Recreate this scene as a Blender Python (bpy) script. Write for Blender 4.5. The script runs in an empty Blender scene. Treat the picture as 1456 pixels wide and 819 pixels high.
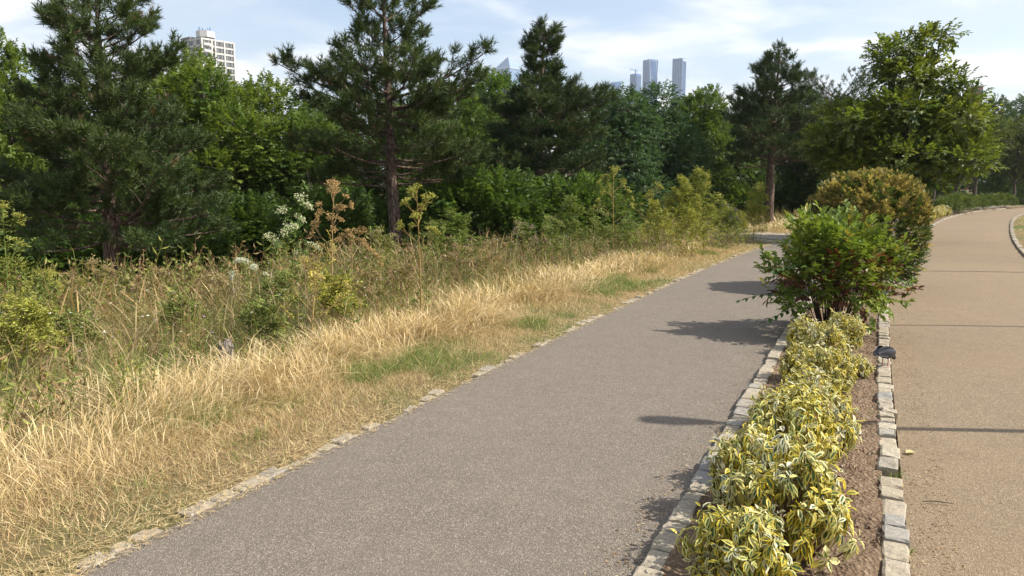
import bpy, math, random
import numpy as np
from mathutils import Vector, Matrix

random.seed(11)
RNG = np.random.default_rng(11)
R = math.radians
scene = bpy.context.scene
COL = scene.collection

# ------------------------------------------------------------------ camera
CAM_H = 1.6
FPX = 1080.0                      # focal length in pixels of a 1456 px wide picture
PITCH = R(7.9)
cam = bpy.data.cameras.new('camera')
cam.sensor_width = 36.0
cam.lens = 36.0 * FPX / 1456.0
cam.clip_start = 0.05
cam.clip_end = 9000.0
cam_ob = bpy.data.objects.new('camera', cam)
COL.objects.link(cam_ob)
cam_ob.location = (0, 0, CAM_H)
cam_ob.rotation_euler = (math.pi / 2 - PITCH, 0, 0)
scene.camera = cam_ob

# ------------------------------------------------------------------ sky and sun
SUN_EL = R(44.0)
SUN_AZ = R(96.0)                  # clockwise from the viewing direction: from the right, a touch behind
world = bpy.data.worlds.new('World')
scene.world = world
world.use_nodes = True
wn = world.node_tree
for n in list(wn.nodes):
    wn.nodes.remove(n)
w_out = wn.nodes.new('ShaderNodeOutputWorld')
w_bg = wn.nodes.new('ShaderNodeBackground')
w_sky = wn.nodes.new('ShaderNodeTexSky')
w_sky.sky_type = 'NISHITA'
w_sky.sun_disc = False
w_sky.sun_elevation = SUN_EL
w_sky.sun_rotation = SUN_AZ
w_sky.altitude = 0
w_sky.air_density = 1.0
w_sky.dust_density = 2.2
w_sky.ozone_density = 1.2
w_bg.inputs['Strength'].default_value = 0.11
w_tc = wn.nodes.new('ShaderNodeTexCoord')
w_sep = wn.nodes.new('ShaderNodeSeparateXYZ')
wn.links.new(w_tc.outputs['Generated'], w_sep.inputs[0])
def wmath(op, a, b=None):
    n = wn.nodes.new('ShaderNodeMath'); n.operation = op
    for i, v in enumerate((a, b)):
        if v is None: continue
        if isinstance(v, (int, float)): n.inputs[i].default_value = v
        else: wn.links.new(v, n.inputs[i])
    return n.outputs[0]
zz = wmath('ADD', wmath('MAXIMUM', w_sep.outputs[2], 0.0), 0.16)
w_comb = wn.nodes.new('ShaderNodeCombineXYZ')
wn.links.new(wmath('DIVIDE', w_sep.outputs[0], zz), w_comb.inputs[0])
wn.links.new(wmath('DIVIDE', w_sep.outputs[1], zz), w_comb.inputs[1])
def wnoise(scale, detail, rough, off):
    m = wn.nodes.new('ShaderNodeMapping')
    m.inputs['Location'].default_value = off
    wn.links.new(w_comb.outputs[0], m.inputs['Vector'])
    t = wn.nodes.new('ShaderNodeTexNoise')
    t.inputs['Scale'].default_value = scale
    t.inputs['Detail'].default_value = detail
    t.inputs['Roughness'].default_value = rough
    t.inputs['Distortion'].default_value = 0.4
    wn.links.new(m.outputs[0], t.inputs['Vector'])
    return t.outputs['Fac']
def wramp(fac, p0, p1, c0=(0, 0, 0, 1), c1=(1, 1, 1, 1)):
    r = wn.nodes.new('ShaderNodeValToRGB')
    r.color_ramp.interpolation = 'EASE'
    r.color_ramp.elements[0].position = p0; r.color_ramp.elements[0].color = c0
    r.color_ramp.elements[1].position = p1; r.color_ramp.elements[1].color = c1
    wn.links.new(fac, r.inputs[0])
    return r.outputs[0]
cov = wramp(wnoise(0.8, 6, 0.52, (3.1, 1.7, 0.0)), 0.36, 0.66)
puff = wramp(wnoise(1.7, 7, 0.54, (7.3, 4.2, 1.0)), 0.44, 0.70)
cl_col = wn.nodes.new('ShaderNodeMix'); cl_col.data_type = 'RGBA'
wn.links.new(puff, cl_col.inputs[0])
cl_col.inputs[6].default_value = (3.95, 4.25, 4.7, 1)      # thin veil, lit by the blue sky
cl_col.inputs[7].default_value = (6.5, 6.3, 6.0, 1)      # thick sunlit cloud
mixc = wn.nodes.new('ShaderNodeMix'); mixc.data_type = 'RGBA'
covf = wmath('ADD', wmath('MULTIPLY', cov, 0.40), wmath('MULTIPLY', puff, 0.40))
wn.links.new(wmath('MINIMUM', wmath('ADD', covf, 0.16), 0.92), mixc.inputs[0])
wn.links.new(w_sky.outputs[0], mixc.inputs[6])
wn.links.new(cl_col.outputs[2], mixc.inputs[7])
wn.links.new(mixc.outputs[2], w_bg.inputs[0])
wn.links.new(w_bg.outputs[0], w_out.inputs[0])

sun_vec = Vector((math.sin(SUN_AZ) * math.cos(SUN_EL), math.cos(SUN_AZ) * math.cos(SUN_EL), math.sin(SUN_EL)))
sun = bpy.data.lights.new('sun', 'SUN')
sun.energy = 4.2
sun.angle = R(0.55)
sun.color = (1.0, 0.93, 0.82)
sun_ob = bpy.data.objects.new('sun', sun)
COL.objects.link(sun_ob)
sun_ob.rotation_euler = sun_vec.to_track_quat('Z', 'Y').to_euler()
sun_ob.location = sun_vec * 30

vs = scene.view_settings
vs.view_transform = 'Standard'
vs.look = 'None'
vs.gamma = 1.0
vs.use_curve_mapping = False
vs.exposure = 0.95

# ------------------------------------------------------------------ helpers: objects
def setp(o, label=None, cat=None, group=None, kind=None):
    if label: o['label'] = label
    if cat: o['category'] = cat
    if group: o['group'] = group
    if kind: o['kind'] = kind
    return o

def empty(name, loc=(0, 0, 0), rz=0.0, sc=1.0):
    o = bpy.data.objects.new(name, None)
    o.empty_display_size = 0.1
    COL.objects.link(o)
    o.location = loc
    o.rotation_euler = (0, 0, rz)
    o.scale = (sc, sc, sc) if isinstance(sc, (int, float)) else sc
    return o

def mesh_data(name, V, Fs, mat, col=None, uv=None, smooth=False):
    """V (n,3); Fs: one int array (m,k) or a list of such arrays."""
    if isinstance(Fs, np.ndarray): Fs = [Fs]
    Fs = [np.asarray(f, dtype=np.int32) for f in Fs if len(f)]
    V = np.asarray(V, dtype=np.float32)
    me = bpy.data.meshes.new(name)
    me.vertices.add(len(V))
    me.vertices.foreach_set('co', V.ravel())
    loops = np.concatenate([f.ravel() for f in Fs])
    sizes = np.concatenate([np.full(len(f), f.shape[1], np.int32) for f in Fs])
    starts = np.concatenate([[0], np.cumsum(sizes)[:-1]]).astype(np.int32)
    me.loops.add(len(loops))
    me.loops.foreach_set('vertex_index', loops)
    me.polygons.add(len(sizes))
    me.polygons.foreach_set('loop_start', starts)
    me.polygons.foreach_set('loop_total', sizes)
    me.polygons.foreach_set('use_smooth', np.full(len(sizes), bool(smooth)))
    if col is not None:
        a = me.attributes.new('col', 'FLOAT_COLOR', 'POINT')
        c = np.ones((len(V), 4), np.float32); c[:, :3] = col
        a.data.foreach_set('color', c.ravel())
    if uv is not None:
        a = me.attributes.new('luv', 'FLOAT_VECTOR', 'POINT')
        a.data.foreach_set('vector', np.asarray(uv, np.float32).ravel())
    me.update(calc_edges=True)
    me.materials.append(mat)
    return me

def link(name, me, parent=None, loc=None, rz=None, scale=None):
    o = bpy.data.objects.new(name, me)
    COL.objects.link(o)
    if parent is not None: o.parent = parent
    if loc is not None: o.location = loc
    if rz is not None: o.rotation_euler = (0, 0, rz)
    if scale is not None: o.scale = scale
    return o

def mk(name, V, Fs, mat, parent=None, **kw):
    return link(name, mesh_data(name, V, Fs, mat, **kw), parent)

class Batch:
    def __init__(s): s.V = []; s.F = {}; s.C = []; s.U = []; s.n = 0
    def add(s, V, F, col=None, uv=None):
        V = np.asarray(V, np.float32)
        if len(V) == 0: return
        for f in (F if isinstance(F, list) else [F]):
            f = np.asarray(f, np.int64)
            if len(f): s.F.setdefault(f.shape[1], []).append(f + s.n)
        s.V.append(V)
        s.C.append(np.broadcast_to(np.asarray(col if col is not None else (1, 1, 1), np.float32), (len(V), 3)))
        s.U.append(np.asarray(uv, np.float32) if uv is not None else np.zeros((len(V), 3), np.float32))
        s.n += len(V)
    def mesh(s, name, mat, smooth=False, uv=False):
        return mesh_data(name, np.concatenate(s.V), [np.concatenate(v) for v in s.F.values()], mat,
                         col=np.concatenate(s.C), uv=np.concatenate(s.U) if uv else None, smooth=smooth)
    def build(s, name, mat, parent=None, **kw):
        return link(name, s.mesh(name, mat, **kw), parent)

def norm(v):
    v = np.asarray(v, np.float64)
    return v / np.maximum(np.linalg.norm(v, axis=-1, keepdims=True), 1e-9)

def frames(X, rng, up=None):
    """orthonormal Y, Z for directions X; up biases Z, None = random roll"""
    X = norm(X)
    ref = rng.normal(size=X.shape) if up is None else np.broadcast_to(np.asarray(up, float), X.shape) + rng.normal(size=X.shape) * 0.05
    Y = norm(np.cross(ref, X))
    Z = np.cross(X, Y)
    return X, Y, Z

def scatter(T, P, X, Y, Z, S, col):
    """T = (verts, tris list, uv or None, shade per vert or None)"""
    tv, tf, tu, ts = T
    P = np.asarray(P); n = len(P); k = len(tv)
    S = np.broadcast_to(np.asarray(S, float), (n, 3)) if np.ndim(S) == 2 else np.repeat(np.broadcast_to(np.asarray(S, float), (n,))[:, None], 3, 1)
    V = (P[:, None, :] + tv[None, :, 0:1] * (S[:, 0:1] * X)[:, None, :]
         + tv[None, :, 1:2] * (S[:, 1:2] * Y)[:, None, :] + tv[None, :, 2:3] * (S[:, 2:3] * Z)[:, None, :]).reshape(-1, 3)
    off = (np.arange(n) * k)
    F = [(f[None] + off[:, None, None]).reshape(-1, f.shape[1]) for f in tf]
    c = np.repeat(np.broadcast_to(np.asarray(col, float), (n, 3))[:, None, :], k, 1)
    if ts is not None: c = c * ts[None]
    U = np.tile(tu, (n, 1)) if tu is not None else None
    return V, F, c.reshape(-1, 3), U

def tubes(PT, RD, sides=5):
    """PT (N,m,3), RD (N,m) -> V, quads"""
    PT = np.asarray(PT, float); RD = np.asarray(RD, float)
    N, m, _ = PT.shape
    T = norm(np.gradient(PT, axis=1))
    ref = np.where(np.abs(T[..., 2:3]) > 0.9, np.array([1.0, 0, 0]), np.array([0, 0, 1.0]))
    ref = np.repeat(ref[:, :1], m, 1)
    A = norm(np.cross(T, ref)); B = np.cross(T, A)
    an = np.arange(sides) * 2 * math.pi / sides
    V = PT[:, :, None, :] + RD[:, :, None, None] * (np.cos(an)[None, None, :, None] * A[:, :, None, :] + np.sin(an)[None, None, :, None] * B[:, :, None, :])
    idx = np.arange(N * m * sides).reshape(N, m, sides)
    a = idx[:, :-1]; b = idx[:, 1:]
    F = np.stack([a, np.roll(a, -1, 2), np.roll(b, -1, 2), b], -1).reshape(-1, 4)
    return V.reshape(-1, 3), F

def box_vf(x0, x1, y0, y1, z0, z1):
    V = np.array([(x, y, z) for z in (z0, z1) for y in (y0, y1) for x in (x0, x1)], float)
    F = np.array([(0, 2, 3, 1), (4, 5, 7, 6), (0, 1, 5, 4), (2, 6, 7, 3), (0, 4, 6, 2), (1, 3, 7, 5)])
    return V, F

def vnoise(x, y, s, seed=0):
    """smooth value noise in 0..1"""
    rg = np.random.default_rng(seed); tab = rg.random((64, 64))
    x = np.asarray(x) * s + 1000.3; y = np.asarray(y) * s + 1000.7
    xi = np.floor(x).astype(int); yi = np.floor(y).astype(int)
    fx = x - xi; fy = y - yi
    fx = fx * fx * (3 - 2 * fx); fy = fy * fy * (3 - 2 * fy)
    g = lambda i, j: tab[i % 64, j % 64]
    return (g(xi, yi) * (1 - fx) + g(xi + 1, yi) * fx) * (1 - fy) + (g(xi, yi + 1) * (1 - fx) + g(xi + 1, yi + 1) * fx) * fy

# ------------------------------------------------------------------ helpers: materials
def new_mat(name):
    m = bpy.data.materials.new(name); m.use_nodes = True
    nt = m.node_tree
    for n in list(nt.nodes): nt.nodes.remove(n)
    out = nt.nodes.new('ShaderNodeOutputMaterial')
    return m, nt, out

class NT:
    def __init__(s, nt): s.nt = nt
    def node(s, t, **kw):
        n = s.nt.nodes.new(t)
        for k, v in kw.items(): setattr(n, k, v)
        return n
    def put(s, sock, v):
        if hasattr(v, 'links') or isinstance(v, bpy.types.NodeSocket): s.nt.links.new(v, sock)
        else: sock.default_value = v
    def math(s, op, a, b=0.0, clamp=False):
        n = s.node('ShaderNodeMath', operation=op, use_clamp=clamp)
        s.put(n.inputs[0], a); s.put(n.inputs[1], b); return n.outputs[0]
    def mix(s, f, a, b, blend='MIX'):
        n = s.node('ShaderNodeMix', data_type='RGBA', blend_type=blend)
        s.put(n.inputs[0], f); s.put(n.inputs[6], a); s.put(n.inputs[7], b); return n.outputs[2]
    def noise(s, scale, detail=4, rough=0.55, vec=None, dist=0.0):
        n = s.node('ShaderNodeTexNoise'); n.inputs['Scale'].default_value = scale
        n.inputs['Detail'].default_value = detail; n.inputs['Roughness'].default_value = rough
        n.inputs['Distortion'].default_value = dist
        if vec is not None: s.nt.links.new(vec, n.inputs['Vector'])
        return n.outputs['Fac']
    def voro(s, scale, vec=None, feature='F1'):
        n = s.node('ShaderNodeTexVoronoi', feature=feature); n.inputs['Scale'].default_value = scale
        if vec is not None: s.nt.links.new(vec, n.inputs['Vector'])
        return n
    def ramp(s, f, stops, interp='LINEAR'):
        n = s.node('ShaderNodeValToRGB'); cr = n.color_ramp; cr.interpolation = interp
        while len(cr.elements) < len(stops): cr.elements.new(0.5)
        for e, (p, c) in zip(cr.elements, stops):
            e.position = p; e.color = c if len(c) == 4 else (*c, 1)
        s.put(n.inputs[0], f); return n.outputs[0]
    def bump(s, h, strength=0.5, dist=0.01):
        n = s.node('ShaderNodeBump'); n.inputs['Strength'].default_value = strength
        n.inputs['Distance'].default_value = dist; s.put(n.inputs['Height'], h); return n.outputs[0]
    def bsdf(s, color, rough=0.8, spec=0.3, normal=None, **kw):
        n = s.node('ShaderNodeBsdfPrincipled')
        s.put(n.inputs['Base Color'], color); s.put(n.inputs['Roughness'], rough)
        n.inputs['Specular IOR Level'].default_value = spec
        if normal is not None: s.put(n.inputs['Normal'], normal)
        for k, v in kw.items(): s.put(n.inputs[k], v)
        return n.outputs[0]
    def coord(s, which='Object'):
        return s.node('ShaderNodeTexCoord').outputs[which]

def leaf_mat(name, transl=0.3, rough=0.5, spec=0.35, boost=(1.25, 1.2, 0.7)):
    m, nt, out = new_mat(name); t = NT(nt)
    a = t.node('ShaderNodeAttribute', attribute_name='col')
    b = t.bsdf(a.outputs['Color'], rough, spec)
    tr = t.node('ShaderNodeBsdfTranslucent')
    nt.links.new(t.mix(1.0, a.outputs['Color'], (*boost, 1), 'MULTIPLY'), tr.inputs[0])
    mx = t.node('ShaderNodeMixShader'); mx.inputs[0].default_value = transl
    nt.links.new(b, mx.inputs[1]); nt.links.new(tr.outputs[0], mx.inputs[2])
    nt.links.new(mx.outputs[0], out.inputs[0])
    return m

def plain_mat(name, color, rough=0.7, spec=0.3, var=0.15, scale=8.0, bump=0.0, metallic=0.0):
    m, nt, out = new_mat(name); t = NT(nt)
    f = t.noise(scale, 5, 0.6, t.coord())
    c = t.mix(f, tuple(x * (1 - var) for x in color) + (1,), tuple(min(1, x * (1 + var)) for x in color) + (1,))
    nm = t.bump(f, bump, 0.01) if bump else None
    nt.links.new(t.bsdf(c, rough, spec, nm, Metallic=metallic), out.inputs[0])
    return m

M = {}
M['needle'] = leaf_mat('pine_needles', 0.18, 0.5, 0.3)
M['leaf'] = leaf_mat('tree_leaves', 0.42, 0.5, 0.35, (1.3, 1.25, 0.7))
M['shrubleaf'] = leaf_mat('shrub_leaves', 0.33, 0.45, 0.35)
M['grass'] = leaf_mat('grass_blades', 0.30, 0.6, 0.25, (1.1, 1.05, 0.8))
M['weed'] = leaf_mat('weed_stems', 0.25, 0.6, 0.25)
M['vcol'] = leaf_mat('plain_vertex', 0.0, 0.8, 0.2)

def bark_mat(name, c0, c1, scale=14):
    m, nt, out = new_mat(name); t = NT(nt)
    mp = t.node('ShaderNodeMapping'); mp.inputs['Scale'].default_value = (1, 1, 0.28)
    nt.links.new(t.coord(), mp.inputs[0])
    f = t.noise(scale, 6, 0.65, mp.outputs[0], 0.5)
    v = t.voro(scale * 1.3, mp.outputs[0], 'DISTANCE_TO_EDGE').outputs['Distance']
    h = t.math('ADD', t.math('MULTIPLY', f, 0.5), t.math('MINIMUM', t.math('MULTIPLY', v, 3.0), 0.5))
    c = t.ramp(h, [(0.25, c0), (0.75, c1)])
    nt.links.new(t.bsdf(c, 0.9, 0.15, t.bump(h, 0.9, 0.02)), out.inputs[0])
    return m
M['bark_pine'] = bark_mat('pine_bark', (0.045, 0.032, 0.026), (0.17, 0.12, 0.095))
M['bark'] = bark_mat('tree_bark', (0.035, 0.03, 0.022), (0.12, 0.1, 0.075))

def euonymus_mat():
    m, nt, out = new_mat('variegated_leaf'); t = NT(nt)
    a = t.node('ShaderNodeAttribute', attribute_name='col')
    u = t.node('ShaderNodeAttribute', attribute_name='luv')
    sp = t.node('ShaderNodeSeparateXYZ'); nt.links.new(u.outputs['Vector'], sp.inputs[0])
    nz = t.noise(90, 3, 0.6, t.coord())
    edge = t.math('ADD', sp.outputs[1], t.math('MULTIPLY', t.math('SUBTRACT', nz, 0.5), 0.55))
    f = t.math('MULTIPLY', t.math('SUBTRACT', edge, t.math('ADD', sp.outputs[2], -0.04)), 9.0, True)
    g = t.mix(nz, (0.035, 0.075, 0.022, 1), (0.10, 0.16, 0.055, 1))
    c = t.mix(f, g, a.outputs['Color'])
    b = t.bsdf(c, 0.5, 0.3)
    tr = t.node('ShaderNodeBsdfTranslucent'); nt.links.new(c, tr.inputs[0])
    mx = t.node('ShaderNodeMixShader'); mx.inputs[0].default_value = 0.28
    nt.links.new(b, mx.inputs[1]); nt.links.new(tr.outputs[0], mx.inputs[2])
    nt.links.new(mx.outputs[0], out.inputs[0])
    return m
M['euonymus'] = euonymus_mat()

def asphalt_mat(name, base, light, dark, tan, patch=0.4):
    m, nt, out = new_mat(name); t = NT(nt)
    co = t.coord()
    v1 = t.voro(210, co); v2 = t.voro(105, co)
    sp = t.node('ShaderNodeSeparateColor'); nt.links.new(v1.outputs['Color'], sp.inputs[0])
    sp2 = t.node('ShaderNodeSeparateColor'); nt.links.new(v2.outputs['Color'], sp2.inputs[0])
    c2 = t.ramp(sp2.outputs[1], [(0.0, dark), (0.3, base), (0.88, base), (1.0, light)])
    big = t.noise(0.7, 6, 0.62, co, 0.6)
    fine = t.noise(5.5, 5, 0.65, co)
    cc = t.mix(0.38, t.ramp(sp.outputs[0], [(0.0, dark), (0.38, base), (0.72, base), (0.88, light), (1.0, tuple(min(1, x * 1.4) for x in light))]), c2)
    cc = t.mix(0.22, cc, (*base, 1))
    cc = t.mix(t.math('MULTIPLY', t.math('SUBTRACT', big, 0.4), 2.2 * patch, True), cc, (*tan, 1))
    vast = t.noise(0.22, 5, 0.6, co, 1.0)
    shade = t.math('ADD', t.math('ADD', t.math('MULTIPLY', fine, 0.34), t.math('MULTIPLY', vast, 0.30)), 0.68)
    cmb = t.node('ShaderNodeCombineColor')
    for i in range(3): nt.links.new(shade, cmb.inputs[i])
    cc = t.mix(1.0, cc, cmb.outputs[0], 'MULTIPLY')
    # pale scuffs
    sc = t.noise(2.3, 8, 0.75, co, 1.2)
    cc = t.mix(t.math('MULTIPLY', t.math('SUBTRACT', sc, 0.63), 3.0, True), cc, (*light, 1))
    h = v1.outputs['Distance']
    nt.links.new(t.bsdf(cc, 0.88, 0.25, t.bump(h, 0.55, 0.006)), out.inputs[0])
    return m
M['asphalt'] = asphalt_mat('asphalt_path', (0.139, 0.118, 0.096), (0.33, 0.285, 0.234), (0.064, 0.054, 0.044), (0.169, 0.144, 0.116), 0.5)
M['asphalt_tan'] = asphalt_mat('asphalt_road', (0.180, 0.138, 0.090), (0.38, 0.30, 0.205), (0.078, 0.058, 0.038), (0.228, 0.164, 0.098), 0.6)

def stone_mat():
    m, nt, out = new_mat('granite_sett'); t = NT(nt)
    co = t.coord()
    oi = t.node('ShaderNodeObjectInfo')
    tint = t.ramp(oi.outputs['Random'], [(0.0, (0.33, 0.28, 0.20)), (0.3, (0.40, 0.345, 0.255)), (0.55, (0.36, 0.31, 0.24)), (0.80, (0.43, 0.38, 0.285)), (0.90, (0.25, 0.25, 0.245)), (1.0, (0.38, 0.32, 0.235))])
    ad = t.node('ShaderNodeVectorMath', operation='ADD'); nt.links.new(co, ad.inputs[0]); nt.links.new(oi.outputs['Location'], ad.inputs[1])
    f = t.noise(38, 8, 0.7, ad.outputs[0]); g = t.noise(9, 5, 0.6, ad.outputs[0])
    s = t.voro(170, ad.outputs[0]); sp = t.node('ShaderNodeSeparateColor'); nt.links.new(s.outputs['Color'], sp.inputs[0])
    c = t.mix(t.ramp(f, [(0.35, (0, 0, 0)), (0.65, (1, 1, 1))]), t.mix(0.5, tint, (0.12, 0.11, 0.095, 1)), tint)
    c = t.mix(t.math('MULTIPLY', t.math('SUBTRACT', sp.outputs[0], 0.82), 3.0, True), c, (0.06, 0.055, 0.05, 1))
    c = t.mix(t.math('MULTIPLY', t.math('SUBTRACT', g, 0.55), 2.5, True), c, (0.26, 0.22, 0.15, 1))
    nt.links.new(t.bsdf(c, 0.85, 0.25, t.bump(t.math('ADD', f, t.math('MULTIPLY', g, 0.5)), 0.7, 0.008)), out.inputs[0])
    return m
M['stone'] = stone_mat()

def soil_mat(name, a, b, c3):
    m, nt, out = new_mat(name); t = NT(nt); co = t.coord()
    f = t.noise(5, 8, 0.7, co, 0.4); g = t.noise(45, 6, 0.7, co); v = t.voro(60, co)
    sp = t.node('ShaderNodeSeparateColor'); nt.links.new(v.outputs['Color'], sp.inputs[0])
    c = t.mix(f, (*a, 1), (*b, 1))
    c = t.mix(t.math('MULTIPLY', t.math('SUBTRACT', sp.outputs[0], 0.7), 2.0, True), c, (*c3, 1))
    c = t.mix(t.math('MULTIPLY', t.math('SUBTRACT', g, 0.58), 3.0, True), c, tuple(x * 0.4 for x in a) + (1,))
    nt.links.new(t.bsdf(c, 0.95, 0.15, t.bump(t.math('ADD', g, v.outputs['Distance']), 0.8, 0.02)), out.inputs[0])
    return m
M['soil'] = soil_mat('bed_soil', (0.125, 0.085, 0.055), (0.22, 0.155, 0.102), (0.33, 0.25, 0.175))

def ground_mat():
    m, nt, out = new_mat('ground_turf'); t = NT(nt); co = t.coord()
    f = t.noise(1.3, 7, 0.65, co, 0.5); g = t.noise(30, 6, 0.7, co); k = t.noise(0.35, 4, 0.5, co)
    straw = t.mix(f, (0.15, 0.105, 0.06, 1), (0.29, 0.205, 0.11, 1))
    green = t.mix(g, (0.05, 0.075, 0.025, 1), (0.10, 0.13, 0.045, 1))
    c = t.mix(t.ramp(k, [(0.42, (0, 0, 0)), (0.62, (1, 1, 1))]), straw, green)
    c = t.mix(t.math('MULTIPLY', t.math('SUBTRACT', g, 0.55), 2.5, True), c, (0.09, 0.065, 0.04, 1))
    nt.links.new(t.bsdf(c, 0.95, 0.1, t.bump(g, 0.8, 0.03)), out.inputs[0])
    return m
M['ground'] = ground_mat()

# ------------------------------------------------------------------ layout: one curve carries paths, bed and kerbs
KP = np.array([(-66, -140), (-18.5, -40), (-1.62, -4), (0.26, 0), (1.64, 2.93), (4.13, 8.17), (7.02, 13.9), (10.25, 19.6), (14.8, 26.9),
               (21.2, 36.4), (27.4, 44), (33.9, 49.8), (45, 57), (70, 68), (150, 90)], float)
def catmull(P, step=0.1):
    out = []
    for i in range(len(P) - 1):
        p0 = P[max(i - 1, 0)]; p1 = P[i]; p2 = P[i + 1]; p3 = P[min(i + 2, len(P) - 1)]
        n = max(2, int(np.linalg.norm(p2 - p1) / step))
        d1 = np.linalg.norm(p1 - p0) ** .5 + 1e-9; d2 = np.linalg.norm(p2 - p1) ** .5; d3 = np.linalg.norm(p3 - p2) ** .5 + 1e-9
        m1 = (p1 - p0) / d1 - (p2 - p0) / (d1 + d2) + (p2 - p1) / d2 if i > 0 else (p2 - p1) / d2
        m2 = (p2 - p1) / d2 - (p3 - p1) / (d2 + d3) + (p3 - p2) / d3 if i < len(P) - 2 else (p2 - p1) / d2
        m1 = m1 * d2; m2 = m2 * d2
        t = np.linspace(0, 1, n, endpoint=False)[:, None]
        out.append((2 * t**3 - 3 * t**2 + 1) * p1 + (t**3 - 2 * t**2 + t) * m1 + (-2 * t**3 + 3 * t**2) * p2 + (t**3 - t**2) * m2)
    return np.concatenate(out + [P[-1:]])
KC = catmull(KP)
KS = np.concatenate([[0], np.cumsum(np.linalg.norm(np.diff(KC, axis=0), axis=1))])
KT = norm(np.gradient(KC, axis=0))
KN = np.stack([KT[:, 1], -KT[:, 0]], 1)            # to the right of travel
S0 = float(np.interp(0, KC[:, 1], KS))             # arc length where the curve passes the camera's depth
def kat(s, t):
    """point at arc length s (0 = beside the camera) and offset t to the right"""
    s = np.asarray(s, float) + S0
    x = np.interp(s, KS, KC[:, 0]); y = np.interp(s, KS, KC[:, 1])
    nx = np.interp(s, KS, KN[:, 0]); ny = np.interp(s, KS, KN[:, 1])
    return np.stack([x + nx * t, y + ny * t], -1)
def khead(s):
    s = s + S0
    return math.atan2(float(np.interp(s, KS, KT[:, 1])), float(np.interp(s, KS, KT[:, 0])))
KD = KC[::6]; KDN = KN[::6]; KDS = KS[::6] - S0
def kinv(x, y):
    """signed offset t and arc length s of points"""
    x = np.atleast_1d(np.asarray(x, float)).ravel(); y = np.atleast_1d(np.asarray(y, float)).ravel()
    T = np.empty(len(x)); S = np.empty(len(x))
    for a in range(0, len(x), 20000):
        dx = x[a:a+20000, None] - KD[None, :, 0]; dy = y[a:a+20000, None] - KD[None, :, 1]
        i = np.argmin(dx * dx + dy * dy, 1); r = np.arange(len(i))
        proj = dx[r, i] * KDN[i, 0] + dy[r, i] * KDN[i, 1]
        dist = np.sqrt(dx[r, i]**2 + dy[r, i]**2)
        T[a:a+20000] = np.where(dist > np.abs(proj) * 1.3 + 0.5, np.sign(proj) * dist, proj); S[a:a+20000] = KDS[i]
    return T, S
T_ROAD_R = 2.35; T_BED_R = -0.12; T_BED_L = -0.90; T_PATH_R = -1.02; T_PATH_L = -3.12
def gz(x, y):
    t, s = kinv(x, y)
    u = T_PATH_L - t
    z = np.where(u > 0.0, -0.012 + 0.02 * np.clip(u / 0.3, 0, 1) - 0.088 * np.clip(u - 1.3, 0, 13), -0.05)
    z = np.where(t > T_ROAD_R, -0.012 + 0.015 * np.clip((t - T_ROAD_R) / 0.3, 0, 1), z)
    bump = (vnoise(x, y, 0.8, 3) - 0.5) * 0.10 * np.clip((u - 0.6) / 1.5, 0, 1)
    return z + np.asarray(bump).ravel()
def gz1(x, y): return float(gz(np.array([x]), np.array([y]))[0])
def lat(px, d): return (px - 728.0) / FPX * (d * math.cos(PITCH) + CAM_H * math.sin(PITCH) * 0.6)
def zpx(py, d): return CAM_H + d * math.tan(math.atan((409.5 - py) / FPX) - PITCH)

# ------------------------------------------------------------------ ground sheet
def axis(fine, far):
    a = list(np.arange(-fine, fine + 0.01, 0.3))
    v = fine; st = 0.5
    pos = []
    while v < far:
        v += st; st *= 1.22; pos.append(v)
    return np.array([-p for p in pos[::-1]] + a + pos)
gx = axis(14, 3500) + 3; gy = axis(15, 3500) + 14
GX, GY = np.meshgrid(gx, gy, indexing='ij')
GZ = gz(GX.ravel(), GY.ravel())
nI, nJ = GX.shape
idx = np.arange(nI * nJ).reshape(nI, nJ)
F = np.stack([idx[:-1, :-1], idx[1:, :-1], idx[1:, 1:], idx[:-1, 1:]], -1).reshape(-1, 4)
g = mk('ground', np.stack([GX.ravel(), GY.ravel(), GZ], 1), F, M['ground'], smooth=True)
setp(g, kind='structure')

def strip(name, t0, t1, s0, s1, z, mat, nt=4, ds=0.35, depth=0.12, crown=0.0, rough=0.0, seed=1):
    s = np.arange(s0, s1 + ds, ds); tt = np.linspace(t0, t1, nt + 1)
    tt = np.concatenate([[t0], tt, [t1]])
    P = np.stack([kat(s, t) for t in tt], 1)      # (ns, nt+3, 2)
    Z = np.full(P.shape[:2], z)
    w = (tt - t0) / (t1 - t0)
    Z += crown * (4 * w * (1 - w))[None]
    if rough: Z += (vnoise(P[..., 0], P[..., 1], 7, seed) - 0.5) * rough + (vnoise(P[..., 0], P[..., 1], 19, seed + 1) - 0.5) * rough * 0.6
    Z[:, 0] = z - depth; Z[:, -1] = z - depth
    V = np.concatenate([P, Z[..., None]], -1).reshape(-1, 3)
    ns, k = Z.shape
    ix = np.arange(ns * k).reshape(ns, k)
    F = np.stack([ix[:-1, :-1], ix[:-1, 1:], ix[1:, 1:], ix[1:, :-1]], -1).reshape(-1, 4)
    o = mk(name, V, F, mat)
    return setp(o, kind='structure')
strip('path', T_PATH_L, T_PATH_R, -12, 62, 0.0, M['asphalt'], nt=6, crown=0.012)
strip('road', 0.0, T_ROAD_R, -12, 75, 0.0, M['asphalt_tan'], nt=6, crown=0.012)
bed = strip('planting_bed', T_BED_L - 0.02, T_BED_R + 0.02, -12, 62, 0.028, M['soil'], nt=22, ds=0.07, depth=0.15, rough=0.045)

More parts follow.
